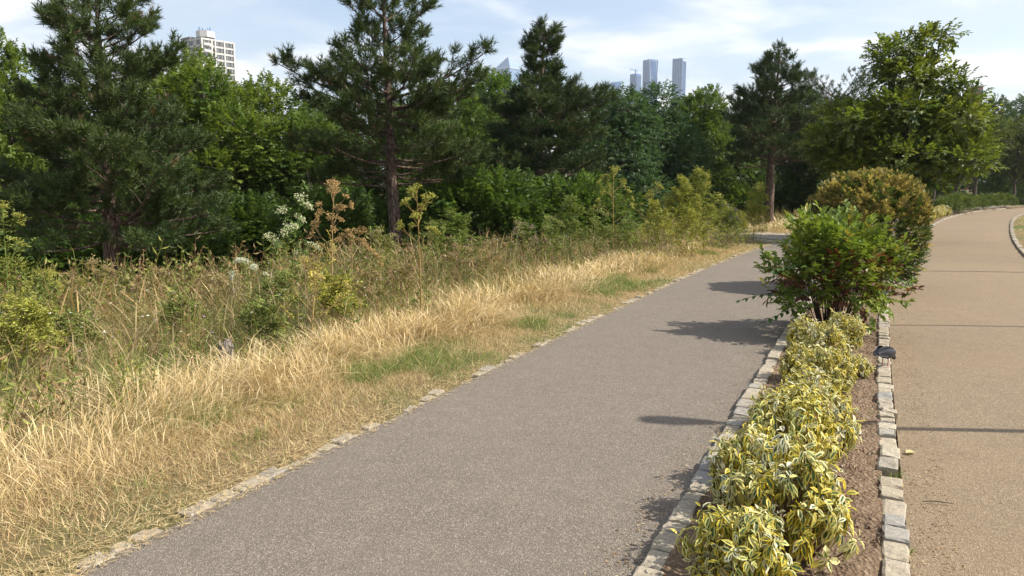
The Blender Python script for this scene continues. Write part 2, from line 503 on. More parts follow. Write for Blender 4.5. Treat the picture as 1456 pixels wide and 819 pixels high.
# ------------------------------------------------------------------ setts
def sett_mesh(seed, lx, wy, hz):
    rg = np.random.default_rng(seed)
    b = 0.009
    xs = np.array([-lx/2, -lx/2 + b, -lx/6, lx/6, lx/2 - b, lx/2]); ys = np.array([-wy/2, -wy/2 + b, 0, wy/2 - b, wy/2])
    V = []; 
    for i, x in enumerate(xs):
        for j, y in enumerate(ys):
            e = (i in (0, 5)) + (j in (0, 4))
            z = hz - (0.007 if e == 1 else 0.013 if e == 2 else 0.0) + rg.normal() * 0.002
            V.append((x * (0.96 if e == 2 else 1) + rg.normal() * 0.003, y * (0.95 if e == 2 else 1) + rg.normal() * 0.003, z))
    top = len(V)
    ring = [(i, 0) for i in range(6)] + [(5, j) for j in range(1, 5)] + [(i, 4) for i in range(4, -1, -1)] + [(0, j) for j in range(3, 0, -1)]
    rid = [i * 5 + j for i, j in ring]
    for k in rid:
        x, y, z = V[k]; V.append((x * 1.03, y * 1.03, -0.10))
    F4 = [(i*5+j, (i+1)*5+j, (i+1)*5+j+1, i*5+j+1) for i in range(5) for j in range(4)]
    n = len(rid)
    F4 += [(rid[(k+1) % n], rid[k], top + k, top + (k+1) % n) for k in range(n)]
    return mesh_data('sett', np.array(V), np.array(F4), M['stone'], smooth=False)
def sett_lib(hz, wy=0.105):
    return [(L, sett_mesh(int(L * 1000) + int(hz * 999) + 7 * k, L, wy * random.uniform(0.92, 1.08), hz)) for k in range(2) for L in (0.105, 0.125, 0.15, 0.175, 0.2)]
LIB_HI = sett_lib(0.046, 0.10); LIB_LO = sett_lib(0.006, 0.10)

def kerb(name, t, s0, s1, lib, s_far=None, gaps=(), buried=0.0, seed=3, wjit=0.005):
    rg = random.Random(seed)
    root = empty(name); setp(root, kind='structure')
    s = s0; far = Batch()
    while s < (s_far or s1):
        L, me = rg.choice(lib)
        if any(a < s + L / 2 < b for a, b in gaps):
            s += L; continue
        sc = s + L / 2
        tt = t + rg.gauss(0, wjit)
        p = kat(sc, tt); rz = khead(sc) + rg.gauss(0, 0.028)
        z = rg.gauss(0, 0.005) - (buried * rg.random())
        if sc < s1:
            o = link('sett', me, root, (p[0], p[1], z), rz)
            o.rotation_euler = (rg.gauss(0, 0.03), rg.gauss(0, 0.03), rz)
        else:
            V = np.empty(len(me.vertices) * 3, np.float32); me.vertices.foreach_get('co', V); V = V.reshape(-1, 3)
            c, sn = math.cos(rz), math.sin(rz)
            W = np.stack([V[:, 0] * c - V[:, 1] * sn + p[0], V[:, 0] * sn + V[:, 1] * c + p[1], V[:, 2] + z], 1)
            Fq = np.array([pl.vertices[:] for pl in me.polygons])
            far.add(W, Fq)
        s += L + rg.uniform(0.003, 0.010)
    if far.n:
        o = far.build('sett_run', M['stone'], root); o['kind'] = 'stuff'
    return root
kerb('kerb_between_bed_and_road', -0.06, 1.0, 14.0, LIB_HI, 56.0, gaps=((4.25, 4.44),), seed=5)
kerb('kerb_between_path_and_bed', -0.96, 1.0, 13.0, LIB_HI, 56.0, seed=8)
kerb('edging_along_grass', T_PATH_L - 0.055, 0.8, 14.0, LIB_LO, 45.0, buried=0.036, seed=11, wjit=0.010)
kerb('kerb_along_lawn', T_ROAD_R + 0.06, 13.0, 30.0, LIB_HI, 60.0, seed=14)

# paved crossing of grey setts where a side path leaves to the left
rg = random.Random(21)
pav = empty('stone_crossing'); setp(pav, kind='structure')
LIB_PV = [sett_mesh(900 + k, 0.30, 0.19, 0.012) for k in range(4)]
for i in range(9):
    for j in range(13):
        s = 21.2 + i * 0.32 + rg.gauss(0, 0.01); t = T_PATH_R - 0.35 - j * 0.205
        p = kat(s + (0.15 if j % 2 else 0), t)
        o = link('paving_sett', LIB_PV[rg.randrange(4)], pav, (p[0], p[1], rg.gauss(0, 0.003)))
        o.rotation_euler = (rg.gauss(0, 0.015), rg.gauss(0, 0.015), khead(s) + rg.gauss(0, 0.03))
for i in range(7):
    for j in range(10):
        s = 22.0 + i * 0.32 + j * 0.1; t = T_PATH_L - 0.12 - j * 0.205
        p = kat(s, t)
        o = link('paving_sett', LIB_PV[rg.randrange(4)], pav, (p[0], p[1], gz1(p[0], p[1]) + 0.028 + rg.gauss(0, 0.004)))
        o.rotation_euler = (rg.gauss(0, 0.02), rg.gauss(0, 0.02), khead(s) + rg.gauss(0, 0.03))

# ------------------------------------------------------------------ foliage templates
def tpl(verts, faces, uv=None, shade=None):
    return (np.array(verts, float), [np.array(f) for f in faces], None if uv is None else np.array(uv, float), None if shade is None else np.array(shade, float))
def merge_tpl(parts):
    V = []; F = {}; n = 0; Sh = []
    for v, f, sh in parts:
        for ff in f: F.setdefault(ff.shape[1], []).append(ff + n)
        V.append(v); n += len(v); Sh.append(np.broadcast_to(np.asarray(sh, float), (len(v), 3)))
    return (np.concatenate(V), [np.concatenate(x) for x in F.values()], None, np.concatenate(Sh))

def needle_tuft(seed, n=25, L=0.098, axis_len=0.19, w=0.0122):
    """needles all round a short shoot along +X"""
    rg = np.random.default_rng(seed)
    parts = []
    a = rg.random(n) ** 0.8 * axis_len
    ph = np.arange(n) * 2.4 + rg.random(n)
    sp = np.interp(a / axis_len, [0, 1], [1.15, 0.45]) + rg.normal(size=n) * 0.15
    ll = L * rg.uniform(0.75, 1.15, n)
    for i in range(n):
        d = np.array([math.cos(sp[i]), math.sin(sp[i]) * math.cos(ph[i]), math.sin(sp[i]) * math.sin(ph[i])])
        side = norm(np.cross(d, rg.normal(size=3))) * w
        b = np.array([a[i], 0, 0])
        parts.append((np.stack([b - side * .5, b + side * .5, b + d * ll[i]]), [np.array([[0, 1, 2]])], rg.uniform(0.75, 1.3)))
    return merge_tpl(parts)
TUFTS = [needle_tuft(k) for k in range(4)]

LEAF4 = (np.array([(0, 0, 0), (0.5, 0.5, 0.10), (1, 0, -0.06), (0.5, -0.5, 0.10)], float), [np.array([[0, 1, 2], [0, 2, 3]])])
LEAF6 = (np.array([(0, 0, 0), (0.28, 0.42, 0.06), (0.66, 0.38, 0.02), (1, 0, -0.14), (0.66, -0.38, 0.02), (0.28, -0.42, 0.06), (0.3, 0, -0.03), (0.66, 0, -0.06)], float),
         [np.array([[0, 6, 1], [0, 5, 6], [2, 7, 3], [7, 4, 3]]), np.array([[1, 6, 7, 2], [6, 5, 4, 7]])])
def leaf_spray(seed, n=9, L=0.125, w=0.55, axis_len=0.26, base=LEAF4, droop=0.25, spread=0.9):
    """alternate leaves along a twig that runs along +X"""
    rg = np.random.default_rng(seed)
    parts = []
    for i in range(n):
        f = (i + 0.6) / n
        sgn = 1 if i % 2 else -1
        ang = sgn * spread * (1 - 0.55 * f) + rg.normal() * 0.25
        d = norm(np.array([math.cos(ang), math.sin(ang), -droop + rg.normal() * 0.25]))
        up = norm(np.array([0.2, 0, 1.0]) + rg.normal(size=3) * 0.35)
        y = norm(np.cross(up, d)); z = np.cross(d, y)
        ll = L * rg.uniform(0.7, 1.2)
        v = base[0]
        W = np.array([f * axis_len, 0, 0]) + v[:, :1] * ll * d + v[:, 1:2] * ll * w * 2 * 0.5 * y + v[:, 2:3] * ll * z
        parts.append((W, base[1], rg.uniform(0.7, 1.3)))
    return merge_tpl(parts)
SPRAYS = [leaf_spray(k) for k in range(5)]
SPRAYS_LONG = [leaf_spray(20 + k, n=10, L=0.15, w=0.36, axis_len=0.34, droop=0.6) for k in range(4)]
SPRAYS_BIG = [leaf_spray(40 + k, n=9, L=0.125, w=0.62, axis_len=0.32, base=LEAF4, droop=0.15) for k in range(4)]

def pick(templates, b, P, X, S, col, rng, up=None, idx=None):
    k = rng.integers(0, len(templates), len(P)) if idx is None else idx
    X, Y, Z = frames(X, rng, up)
    for i, T in enumerate(templates):
        m = k == i
        if m.any():
            b.add(*scatter(T, P[m], X[m], Y[m], Z[m], S[m], col[m]))

# ------------------------------------------------------------------ pines
def pine(loc, H, prof, hb, label, seed, extra=(), step=0.27, r0=0.15, dens=1.0, sway=0.12, tint=(1, 1, 1), lean=0.0, per=6, opn=0.0):
    rg = np.random.default_rng(seed)
    root = empty('pine_tree', loc); setp(root, label, 'tree', 'pine trees among the leafy belt')
    wood = Batch(); nb = Batch()
    hs = np.linspace(0, H, 14)
    ph = rg.random(2) * 6
    tr = np.stack([np.sin(hs / H * 3.1 + ph[0]) * sway * hs / H + lean * hs, np.sin(hs / H * 2.3 + ph[1]) * sway * hs / H, hs - 0.15 * (hs == 0)], 1)
    trad = r0 * (1 - hs / H) ** 0.8 + 0.012; trad[0] *= 1.25
    tv, tf = tubes(tr[None], trad[None], 10)
    tv += rg.normal(size=tv.shape) * 0.006
    trunk = mk('trunk', tv, tf, M['bark_pine'], root, smooth=True)
    def tp(h): return np.array([np.interp(h, hs, tr[:, i]) for i in range(3)])
    brs = []
    h = hb
    while h < H - 0.25:
        f = (h - hb) / (H - hb)
        n = per if f < 0.75 else max(4, per - 1)
        if opn and f > 0.5: n = 4
        a0 = rg.random() * 6.28
        for k in range(n):
            if rg.random() < 0.08: continue
            az = a0 + k * 6.283 / n + rg.normal() * 0.25
            l = np.interp(h, prof[0], prof[1]) * rg.uniform(0.6, 1.16)
            brs.append((h + rg.normal() * 0.05, az, l, np.interp(f, [0, 0.5, 1], [-0.12, 0.08, 0.42]) + rg.normal() * 0.12, np.interp(f, [0, 1], [0.24, 0.34]) + rg.normal() * 0.06))
        h += step * rg.uniform(0.8, 1.2) * (1 - 0.25 * f) * (1 + (opn if f > 0.5 else opn * 0.25))
    for e in extra: brs.append(e)
    TP = []; TX = []; TC = []; sub_pts = []; sub_r = []
    main_pts = []; main_r = []
    def puff(p, d, n):
        for j in range(n):
            if rg.random() > dens: continue
            if j == 0: x = norm(d + np.array([0, 0, 0.35]))
            else: x = norm(d * 0.55 + norm(rg.normal(size=3)) * 0.75 + np.array([0, 0, 0.42]))
            TP.append(p + rg.normal(size=3) * 0.022 - x * (0.05 if j else 0.0)); TX.append(x); TC.append(1.0)
    for (h, az, l, e0, cv) in brs:
        if l < 0.15: l = 0.15
        t = np.linspace(0, 1, 7)
        dh = np.array([math.cos(az), math.sin(az), 0]); dp = np.array([-dh[1], dh[0], 0])
        wig = rg.normal() * 0.12
        C = tp(h) + np.outer(l * t, dh) + np.outer(l * wig * t * t, dp) + np.outer(l * (e0 * t + cv * t * t), [0, 0, 1.0])
        main_pts.append(C); main_r.append(0.008 + 0.013 * min(l, 2.2) * (1 - t) ** 0.8)
        cu = lambda q: np.array([np.interp(q, t, C[:, i]) for i in range(3)])
        tang = norm(np.gradient(C, axis=0)); tg = lambda q: norm(np.array([np.interp(q, t, tang[:, i]) for i in range(3)]))
        q = max(0.2, 0.34 - 0.05 * l); sgn = rg.choice([-1, 1])
        brown = rg.uniform(0.0, 1.0)
        while q < 0.97:
            sgn = -sgn
            p0 = cu(q); tb = tg(q)
            side = norm(np.cross(tb, [0, 0, 1.0]))
            ang = rg.uniform(0.7, 1.05)
            d = norm(tb * math.cos(ang) + side * sgn * math.sin(ang) + np.array([0, 0, 0.22 + 0.2 * rg.random()]))
            sl = np.clip(l * (0.55 * (1 - q) + 0.1) * rg.uniform(0.7, 1.2), 0.1, 0.62)
            p1 = p0 + d * sl + np.array([0, 0, 0.12 * sl])
            sub_pts.append(np.stack([p0, (p0 + p1) / 2 + rg.normal(size=3) * 0.01, p1])); sub_r.append([0.008, 0.006, 0.004])
            puff(p1, d, 8); 
            if sl > 0.3: puff(p0 + (p1 - p0) * 0.55, d, 4)
            q += 0.17 / l * rg.uniform(0.7, 1.4)
        puff(cu(1.0), tg(1.0), 9); puff(cu(0.85), tg(0.85), 5)
    top = tp(H)
    for k in range(5):
        TP.append(top - np.array([0, 0, 0.1 * k])); TX.append(norm(np.array([0, 0, 1.0]) + rg.normal(size=3) * 0.2)); TC.append(1)
    mv, mf = tubes(np.array(main_pts), np.array(main_r), 5); wood.add(mv, mf)
    sv, sf = tubes(np.array(sub_pts), np.array(sub_r), 3); wood.add(sv, sf)
    link('limbs', wood.mesh('limbs', M['bark_pine'], smooth=True), root)
    TP = np.array(TP); TX = np.array(TX); TC = np.array(TC); n = len(TP)
    c0 = np.array([0.024, 0.050, 0.014]); c1 = np.array([0.080, 0.112, 0.028])
    mixf = np.clip(vnoise(TP[:, 0] + TP[:, 2], TP[:, 1] - TP[:, 2], 1.3, seed) * 0.7 + rg.random(n) * 0.5 - 0.1, 0, 1)[:, None]
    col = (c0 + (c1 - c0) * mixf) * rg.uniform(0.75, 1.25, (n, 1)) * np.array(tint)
    dead = rg.random(n) < 0.012
    col[dead] = np.array([0.15, 0.09, 0.04])
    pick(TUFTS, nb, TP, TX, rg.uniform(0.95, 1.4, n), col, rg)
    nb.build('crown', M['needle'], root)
    return root, n

def pine_at(px, d, top_py, **kw):
    x = lat(px, d); z = gz1(x, d)
    return pine((x, d, z - 0.02), zpx(top_py, d) - z, **kw)

# profile: heights above the foot -> branch length
pine_at(158, 14.0, -4, prof=([0, 1.4, 2.3, 3.4, 4.3, 5.2, 6.2], [1.6, 1.9, 1.85, 1.4, 1.0, 0.65, 0.25]), hb=1.35, opn=0.1, seed=4, r0=0.16, step=0.25,
        label='broad dark pine filling the upper left corner, trunk half hidden by weeds',
        extra=[(4.15, 0.12, 1.12, 0.10, 0.20), (4.0, -0.4, 1.1, 0.1, 0.2), (1.3, 0.1, 2.0, 0.0, 0.08), (1.6, -0.15, 2.1, -0.02, 0.12)])
pine_at(566, 17.0, -14, prof=([0, 2.0, 2.6, 3.6, 4.2, 4.6, 5.4, 6.4], [1.2, 1.65, 2.0, 1.85, 1.35, 0.95, 0.95, 0.35]), hb=2.25, seed=9, r0=0.15, step=0.27, lean=-0.055, per=6, opn=0.5,
        label='tall open pine at the centre with long side branches and a bare leaning trunk',
        extra=[(3.75, math.pi - 0.1, 2.35, 0.20, 0.18), (3.6, math.pi + 0.25, 1.9, 0.18, 0.15), (3.65, 0.1, 2.0, 0.10, 0.24), (3.9, -0.2, 2.25, 0.16, 0.24), (3.5, 0.3, 1.8, 0.1, 0.2),
               (2.0, math.pi + 0.15, 1.7, 0.05, 0.02), (2.05, 0.2, 1.5, 0.02, 0.05)])
pine_at(768, 22.0, 40, prof=([0, 1.0, 2.6, 3.5, 4.2, 4.7, 5.4, 7.0], [1.6, 1.95, 1.85, 1.65, 1.1, 0.6, 0.55, 0.12]), hb=0.9, seed=15, r0=0.15, step=0.29, tint=(0.9, 0.92, 0.95),
        label='dark pine right of the centre with a slim spire above a wide skirt', extra=[(3.9, 0.15, 1.9, 0.2, 0.2), (3.8, -0.2, 2.0, 0.15, 0.15)])
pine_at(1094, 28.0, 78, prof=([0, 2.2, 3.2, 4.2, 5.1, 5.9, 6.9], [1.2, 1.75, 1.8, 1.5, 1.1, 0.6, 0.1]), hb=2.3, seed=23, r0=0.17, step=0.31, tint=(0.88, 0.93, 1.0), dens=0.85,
        label='cone-shaped pine with a straight bare trunk behind the brown dome shrub')
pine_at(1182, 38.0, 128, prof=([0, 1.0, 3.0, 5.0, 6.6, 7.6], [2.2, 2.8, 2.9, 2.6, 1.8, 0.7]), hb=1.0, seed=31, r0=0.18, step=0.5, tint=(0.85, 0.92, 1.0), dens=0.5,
        label='round topped dark pine showing behind the yellow tinged tree')

# ------------------------------------------------------------------ broadleaved trees
def broad_parts(seed, blobs, ntw, sprays, c0, c1, trunk_pts, r0=0.12, up=0.45, hue=0.25, limb=True):
    """blobs: list of (x,y,z,rx,ry,rz) relative to the foot -> (wood mesh, crown mesh)"""
    rg = np.random.default_rng(seed)
    B = np.array(blobs, float)
    w = (B[:, 3] * B[:, 5]) ; w /= w.sum()
    k = rg.choice(len(B), ntw, p=w)
    d = norm(rg.normal(size=(ntw, 3)) + np.array([0, 0, 0.12]))
    rr = 1 - 0.42 * rg.random(ntw) ** 1.7
    rr *= 1 + (rg.random(ntw) < 0.12) * rg.uniform(0, 0.22, ntw)
    P = B[k, :3] + d * rr[:, None] * B[k, 3:6]
    keep = np.ones(ntw, bool)
    for i, b in enumerate(B):
        q = np.linalg.norm((P - b[:3]) / b[3:6], axis=1)
        keep &= ~((q < 0.62) & (k != i) & (rg.random(ntw) < 0.8))
    keep &= P[:, 2] > 0.08
    P = P[keep]; d = d[keep]; k = k[keep]; n = len(P)
    X = norm(d * 0.9 + np.array([0, 0, up]) + rg.normal(size=(n, 3)) * 0.45)
    clump = rg.uniform(0, 1, len(B))[k] * 0.45 + vnoise(P[:, 0] + 0.6 * P[:, 2], P[:, 1] + 0.8 * P[:, 2], 1.5, seed) * 0.55
    f = np.clip(clump + rg.normal(size=n) * 0.18, 0, 1)[:, None]
    col = (np.array(c0) + (np.array(c1) - np.array(c0)) * f) * rg.uniform(0.8, 1.2, (n, 1))
    cr = Batch()
    pick(sprays, cr, P, X, rg.uniform(0.8, 1.25, n), col, rg, up=(0, 0, 1))
    wb = Batch()
    T = np.array(trunk_pts, float)
    q = np.linspace(0, 1, 9); tq = np.linspace(0, 1, len(T))
    C = np.stack([np.interp(q, tq, T[:, i]) for i in range(3)], 1)
    C[1:-1, :2] += rg.normal(size=(7, 2)) * 0.02
    v, fq = tubes(C[None], (r0 * (1 - q * 0.75))[None], 8); wb.add(v, fq)
    if limb:
        PT = []; RD = []
        for b in B:
            h = np.clip((b[2] - 0.35 * abs(b[2])) / T[-1, 2], 0.15, 0.98)
            p0 = np.array([np.interp(h, tq, T[:, i]) for i in range(3)])
            s = np.linspace(0, 1, 5)[:, None]
            mid = rg.normal(size=3) * 0.1
            PT.append(p0 + (b[:3] - p0) * s + mid * s * (1 - s) * 4); RD.append(np.linspace(r0 * 0.45, 0.012, 5))
            for j in range(5):
                e = b[:3] + norm(rg.normal(size=3)) * b[3:6] * 0.8
                PT.append(b[:3] + (e - b[:3]) * s + rg.normal(size=3) * 0.08 * s * (1 - s) * 4); RD.append(np.linspace(0.016, 0.005, 5))
        v, fq = tubes(np.array(PT), np.array(RD), 4); wb.add(v, fq)
    return wb.mesh('trunk', M['bark'], smooth=True), cr.mesh('crown', M['leaf'])

def auto_blobs(seed, H, Rx, z0, nb):
    rg = np.random.default_rng(seed); out = []
    for i in range(nb):
        f = (i + rg.random()) / nb
        z = z0 + f * (H - z0) * 0.9
        rad = Rx * math.sin(min(math.pi * (0.18 + 0.78 * f), 3.0)) ** 0.7
        a = rg.random() * 6.28; q = rad * rg.uniform(0.35, 0.85)
        r = Rx * rg.uniform(0.30, 0.46)
        out.append((q * math.cos(a), q * math.sin(a), z, r, r, r * rg.uniform(0.7, 1.0)))
    out.append((0, 0, H * 0.88, Rx * 0.35, Rx * 0.35, H * 0.12)); out.append((0, 0, H * 0.6, Rx * 0.6, Rx * 0.6, H * 0.25))
    return out

G_BRIGHT = ((0.058, 0.112, 0.017), (0.165, 0.215, 0.034))
G_MID = ((0.044, 0.092, 0.019), (0.115, 0.170, 0.033))
G_BLUE = ((0.036, 0.080, 0.030), (0.080, 0.140, 0.055))
G_DARK = ((0.028, 0.058, 0.016), (0.062, 0.105, 0.027))
G_YEL = ((0.052, 0.100, 0.018), (0.170, 0.200, 0.030))
BT = {}
for i, (nm, gc, sp) in enumerate((('bright', G_BRIGHT, SPRAYS), ('mid', G_MID, SPRAYS), ('mid2', G_MID, SPRAYS), ('blue', G_BLUE, SPRAYS_LONG), ('dark', G_DARK, SPRAYS))):
    H = 7.0
    BT[nm] = broad_parts(60 + i, auto_blobs(50 + i, H, 2.3, 0.3, 20), 4600, sp, *gc, [(0, 0, -0.1), (0.1, 0, 2.5), (0, 0.1, H * 0.9)], 0.14, up=0.45 if nm != 'blue' else -0.1)
def tree(kind, px, d, top_py, label, group, rz=0.0, wide=1.0, name='leafy_tree'):
    x = lat(px, d); z = gz1(x, d); Ht = zpx(top_py, d) - z
    s = Ht / 7.0
    r = empty(name, (x, d, z), rz, (s * wide, s * wide, s)); setp(r, label, 'tree', group)
    w, c = BT[kind]
    link('trunk', w, r); link('crown', c, r)
    return r
GB = 'leafy trees in the belt behind the grass'
tree('bright', 0, 19, 38, 'bright green leafy tree cut off by the left edge behind the broad pine', GB, 0.4, 0.8)
tree('mid', 120, 23, 130, 'green tree almost hidden behind the broad left pine', GB, 1.0, 1.2)
tree('bright', 300, 24, 94, 'bright leafy crown just below the white tower block, right of it', GB, 3.0, 1.15)
tree('bright', 285, 25, 78, 'bright green tree in front of the white tower block', GB, 2.0, 1.05)
tree('bright', 385, 26, 112, 'light green rounded tree just left of the central pine', GB, 4.1, 1.1)
tree('bright', 335, 22.5, 150, 'lower bright green tree between the broad pine and the central pine', GB, 5.6, 1.25)
tree('mid', 440, 23, 165, 'low leafy tree at the left foot of the central pine', GB, 1.2, 1.3)
tree('mid2', 640, 23, 175, 'low leafy tree at the right foot of the central pine', GB, 2.7, 1.3)
tree('mid2', 455, 28, 140, 'green tree whose crown meets the central pine trunk from the left', GB, 0.9, 1.0)
tree('mid', 560, 26, 150, 'mid green tree standing directly behind the central pine', GB, 3.3, 1.1)
tree('mid2', 650, 27, 122, 'leafy tree between the central pine and the dark spired pine', GB, 5.2, 1.0)
tree('mid', 708, 31, 106, 'leafy tree crown in front of the pyramid-topped tower', GB, 2.6, 1.0)
tree('blue', 880, 25, 128, 'blue-green tree with drooping long leaves right of the spired pine', GB, 0.3, 1.0)
tree('blue', 935, 29, 122, 'blue-green tree in front of the two slim glass towers', GB, 2.2, 1.0)
tree('mid2', 1000, 32, 126, 'green tree between the glass towers and the cone-shaped pine', GB, 1.4, 1.0)
tree('dark', 1060, 34, 134, 'dark tree behind the left side of the cone-shaped pine', GB, 3.9, 1.0)
tree('dark', 1130, 36, 130, 'dark tree behind the right side of the cone-shaped pine', GB, 0.2, 1.1)
tree('dark', 1235, 33, 150, 'dark tree filling the gap behind the yellow tinged tree', GB, 2.9, 1.1)
GR = 'dark tree crowns at the back of the belt'
for px, d, ty, rz in ((-60, 34, 70, 0), (60, 36, 120, 1), (210, 38, 135, 2), (340, 40, 125, 3), (480, 40, 150, 4), (600, 40, 140, 5), (690, 42, 125, 1), (800, 38, 128, 2), (870, 41, 138, 3.5), (990, 42, 138, 4.4), (1090, 46, 140, 0.6), (1190, 48, 140, 1.7)):
    tree('dark', px, d, ty, 'dark tree crown at the back of the belt, mostly hidden by the trees in front', GR, rz, 1.3)
GF = 'far trees beyond the bend of the road'
tree('dark', 1405, 84, 140, 'far blue-green tree crown left of the tall pair beyond the road bend', GF, 0.5, 0.9)
tree('blue', 1455, 88, 136, 'far dark tree crown at the right edge above the road bend', GF, 1.5, 1.1)
tree('blue', 1350, 90, 150, 'far tree crown below the red brick block', GF, 2.5, 1.1)
tree('mid', 1420, 66, 172, 'mid green tree behind the small street trees on the bend', GF, 2.5, 1.1)
tree('mid2', 1470, 62, 168, 'mid green tree half outside the right edge beyond the bend', GF, 4.5, 1.0)
tree('mid2', 1330, 60, 180, 'mid green tree behind the street trees, left of the bend', GF, 3.5, 1.0)
tree('dark', 1270, 56, 170, 'dark tree behind the yellow tinged tree, left of the street trees', GF, 5.5, 1.2)

# the large yellow tinged tree in the bed
TD = 21.0
def tb(px, py, rx, rz_, dy=0.0, ry=None):
    k = TD / FPX
    return ((px - 1283) * k, dy, zpx(py, TD), rx * k, (ry or rx * 0.9) * k, rz_ * k)
big_blobs = [tb(1322, 50, 24, 11, 0.1), tb(1300, 62, 26, 14), tb(1262, 72, 42, 19, 0.1), tb(1245, 88, 28, 16, -0.2), tb(1290, 98, 44, 16, 0.3), tb(1262, 115, 40, 20, -0.3),
             tb(1318, 118, 32, 12, -0.4), tb(1300, 142, 60, 22, 0.2), tb(1345, 140, 34, 12, -0.3), tb(1215, 168, 46, 24, 0.5), tb(1245, 160, 50, 20, -0.6), tb(1325, 172, 56, 22, -0.7),
             tb(1180, 205, 40, 26, 0.1), tb(1230, 205, 60, 26, 0.8), tb(1290, 195, 70, 30, 0.0), tb(1260, 222, 56, 18, -1.0), tb(1345, 215, 48, 24, -0.4),
             tb(1205, 238, 52, 22, -0.3), tb(1300, 245, 64, 26, 0.3), tb(1330, 232, 40, 14, -1.1), tb(1190, 180, 30, 14, -0.8)]
tx = float(kat(23.0, -0.5)[0]) * 0 + lat(1283, TD)
wt, ct = broad_parts(77, [(x, y, z, a * (0.72 if z > 3.2 else 0.84), b * 0.85, c * (0.66 if z > 3.2 else 0.82)) for x, y, z, a, b, c in big_blobs], 4000, SPRAYS_BIG, *G_YEL, [(0, 0, -0.1), (0.05, 0.05, 1.6), (-0.1, 0, 3.2), (0.2, 0, 5.6)], 0.13, up=0.2)
r = empty('yellow_tinged_tree', (tx, TD, 0.0)); setp(r, 'large spreading tree with yellow-green leaf tips rising behind the brown dome shrub', 'tree')
link('trunk', wt, r); link('crown', ct, r)

# street trees on the bend
rg_ = np.random.default_rng(5)
stb = auto_blobs(91, 6.0, 1.75, 2.7, 13)
ST = broad_parts(92, stb, 1900, SPRAYS_BIG, (0.034, 0.058, 0.014), (0.105, 0.125, 0.024), [(0, 0, -0.1), (0.03, 0, 2.0), (0, 0.05, 5.2)], 0.15, up=0.2)
for px, d, s, rz, lab in ((1357, 46.5, 0.98, 0.4, 'street tree with a bare dark trunk beside the yellow hedge mound'), (1386, 51, 1.02, 2.0, 'second street tree along the bend, behind the round green bushes'),
                          (1442, 56, 0.98, 3.4, 'street tree on the bend nearest the right edge'), (1325, 42, 1.0, 5.0, 'leafy street tree just right of the yellow tinged tree')):
    x = lat(px, d)
    r = empty('street_tree', (x, d, gz1(x, d)), rz, s); setp(r, lab, 'tree', 'street trees on the bend')
    link('trunk', ST[0], r); link('crown', ST[1], r)
print('TREES DONE', sum(len(m.polygons) for m in bpy.data.meshes))

# ------------------------------------------------------------------ low leafy bushes under the belt (dark understorey)
def dome_leaves(seed, rx, ry, h, n, sprays, c0, c1, scale=1.0, mat='shrubleaf', flat=0.25, up=0.5, inner=0.35, lump=0.16):
    rg = np.random.default_rng(seed)
    d = norm(rg.normal(size=(n * 2, 3))); d = d[d[:, 2] > -flat][:n]; n = len(d)
    rr = 1 - inner * rg.random(n) ** 1.6
    lum = 1 + lump * (vnoise(d[:, 0] * 2 + d[:, 2], d[:, 1] * 2 - d[:, 2], 1.7, seed) - 0.5) * 2
    P = d * (rr * lum)[:, None] * np.array([rx, ry, h * 0.62]) + np.array([0, 0, h * 0.40])
    P[:, 2] = np.maximum(P[:, 2], 0.04)
    X = norm(d + np.array([0, 0, up]) + rg.normal(size=(n, 3)) * 0.4)
    f = np.clip(vnoise(P[:, 0] + P[:, 2], P[:, 1], 3.0, seed + 1) * 0.6 + rg.random(n) * 0.5 - 0.05, 0, 1)[:, None]
    col = (np.array(c0) + (np.array(c1) - np.array(c0)) * f) * rg.uniform(0.8, 1.2, (n, 1))
    b = Batch(); pick(sprays, b, P, X, rg.uniform(0.8, 1.2, n) * scale, col, rg, up=(0, 0, 1))
    return b, P
def stems_mesh(seed, n, h, r, spread, mat, col=(0.10, 0.075, 0.05)):
    rg = np.random.default_rng(seed); PT = []; RD = []
    for i in range(n):
        a = rg.random() * 6.28; q = spread * rg.random() ** 0.6
        b0 = np.array([math.cos(a), math.sin(a), 0]) * q * 0.25 + np.array([0, 0, -0.06]); e = np.array([math.cos(a) * q, math.sin(a) * q, h * rg.uniform(0.7, 1.0)])
        s = np.linspace(0, 1, 5)[:, None]
        PT.append(b0 + (e - b0) * s + rg.normal(size=3) * 0.05 * s * (1 - s) * 4); RD.append(np.linspace(r, r * 0.4, 5))
    v, f = tubes(np.array(PT), np.array(RD), 5)
    b = Batch(); b.add(v, f, col); return b.mesh('stems', mat, smooth=True)

M['twig'] = leaf_mat('woody_stems', 0.0, 0.85, 0.15)
UB = []
for k in range(3):
    b, _ = dome_leaves(120 + k, 1.3, 1.0, 1.7, 900, SPRAYS, (0.038, 0.080, 0.015), (0.095, 0.150, 0.030), 1.0, lump=0.3)
    UB.append((b.mesh('foliage', M['leaf']), stems_mesh(130 + k, 10, 1.2, 0.015, 0.8, M['twig'])))
GU = 'dark bushes filling the foot of the tree belt'
rg = random.Random(44)
for i in range(26):
    px = -120 + i * 49 + rg.uniform(-12, 12); d = rg.uniform(18.5, 23) if px < 900 else rg.uniform(30, 34)
    if px > 1080: d = 36
    x = lat(px, d)
    r = empty('understorey_bush', (x, d, gz1(x, d)), rg.uniform(0, 6.28), rg.uniform(0.85, 1.25)); k = rg.randrange(3)
    setp(r, 'low dark green bush in the shade at the foot of the tree belt', 'bush', GU)
    link('foliage', UB[k][0], r); link('stems', UB[k][1], r)

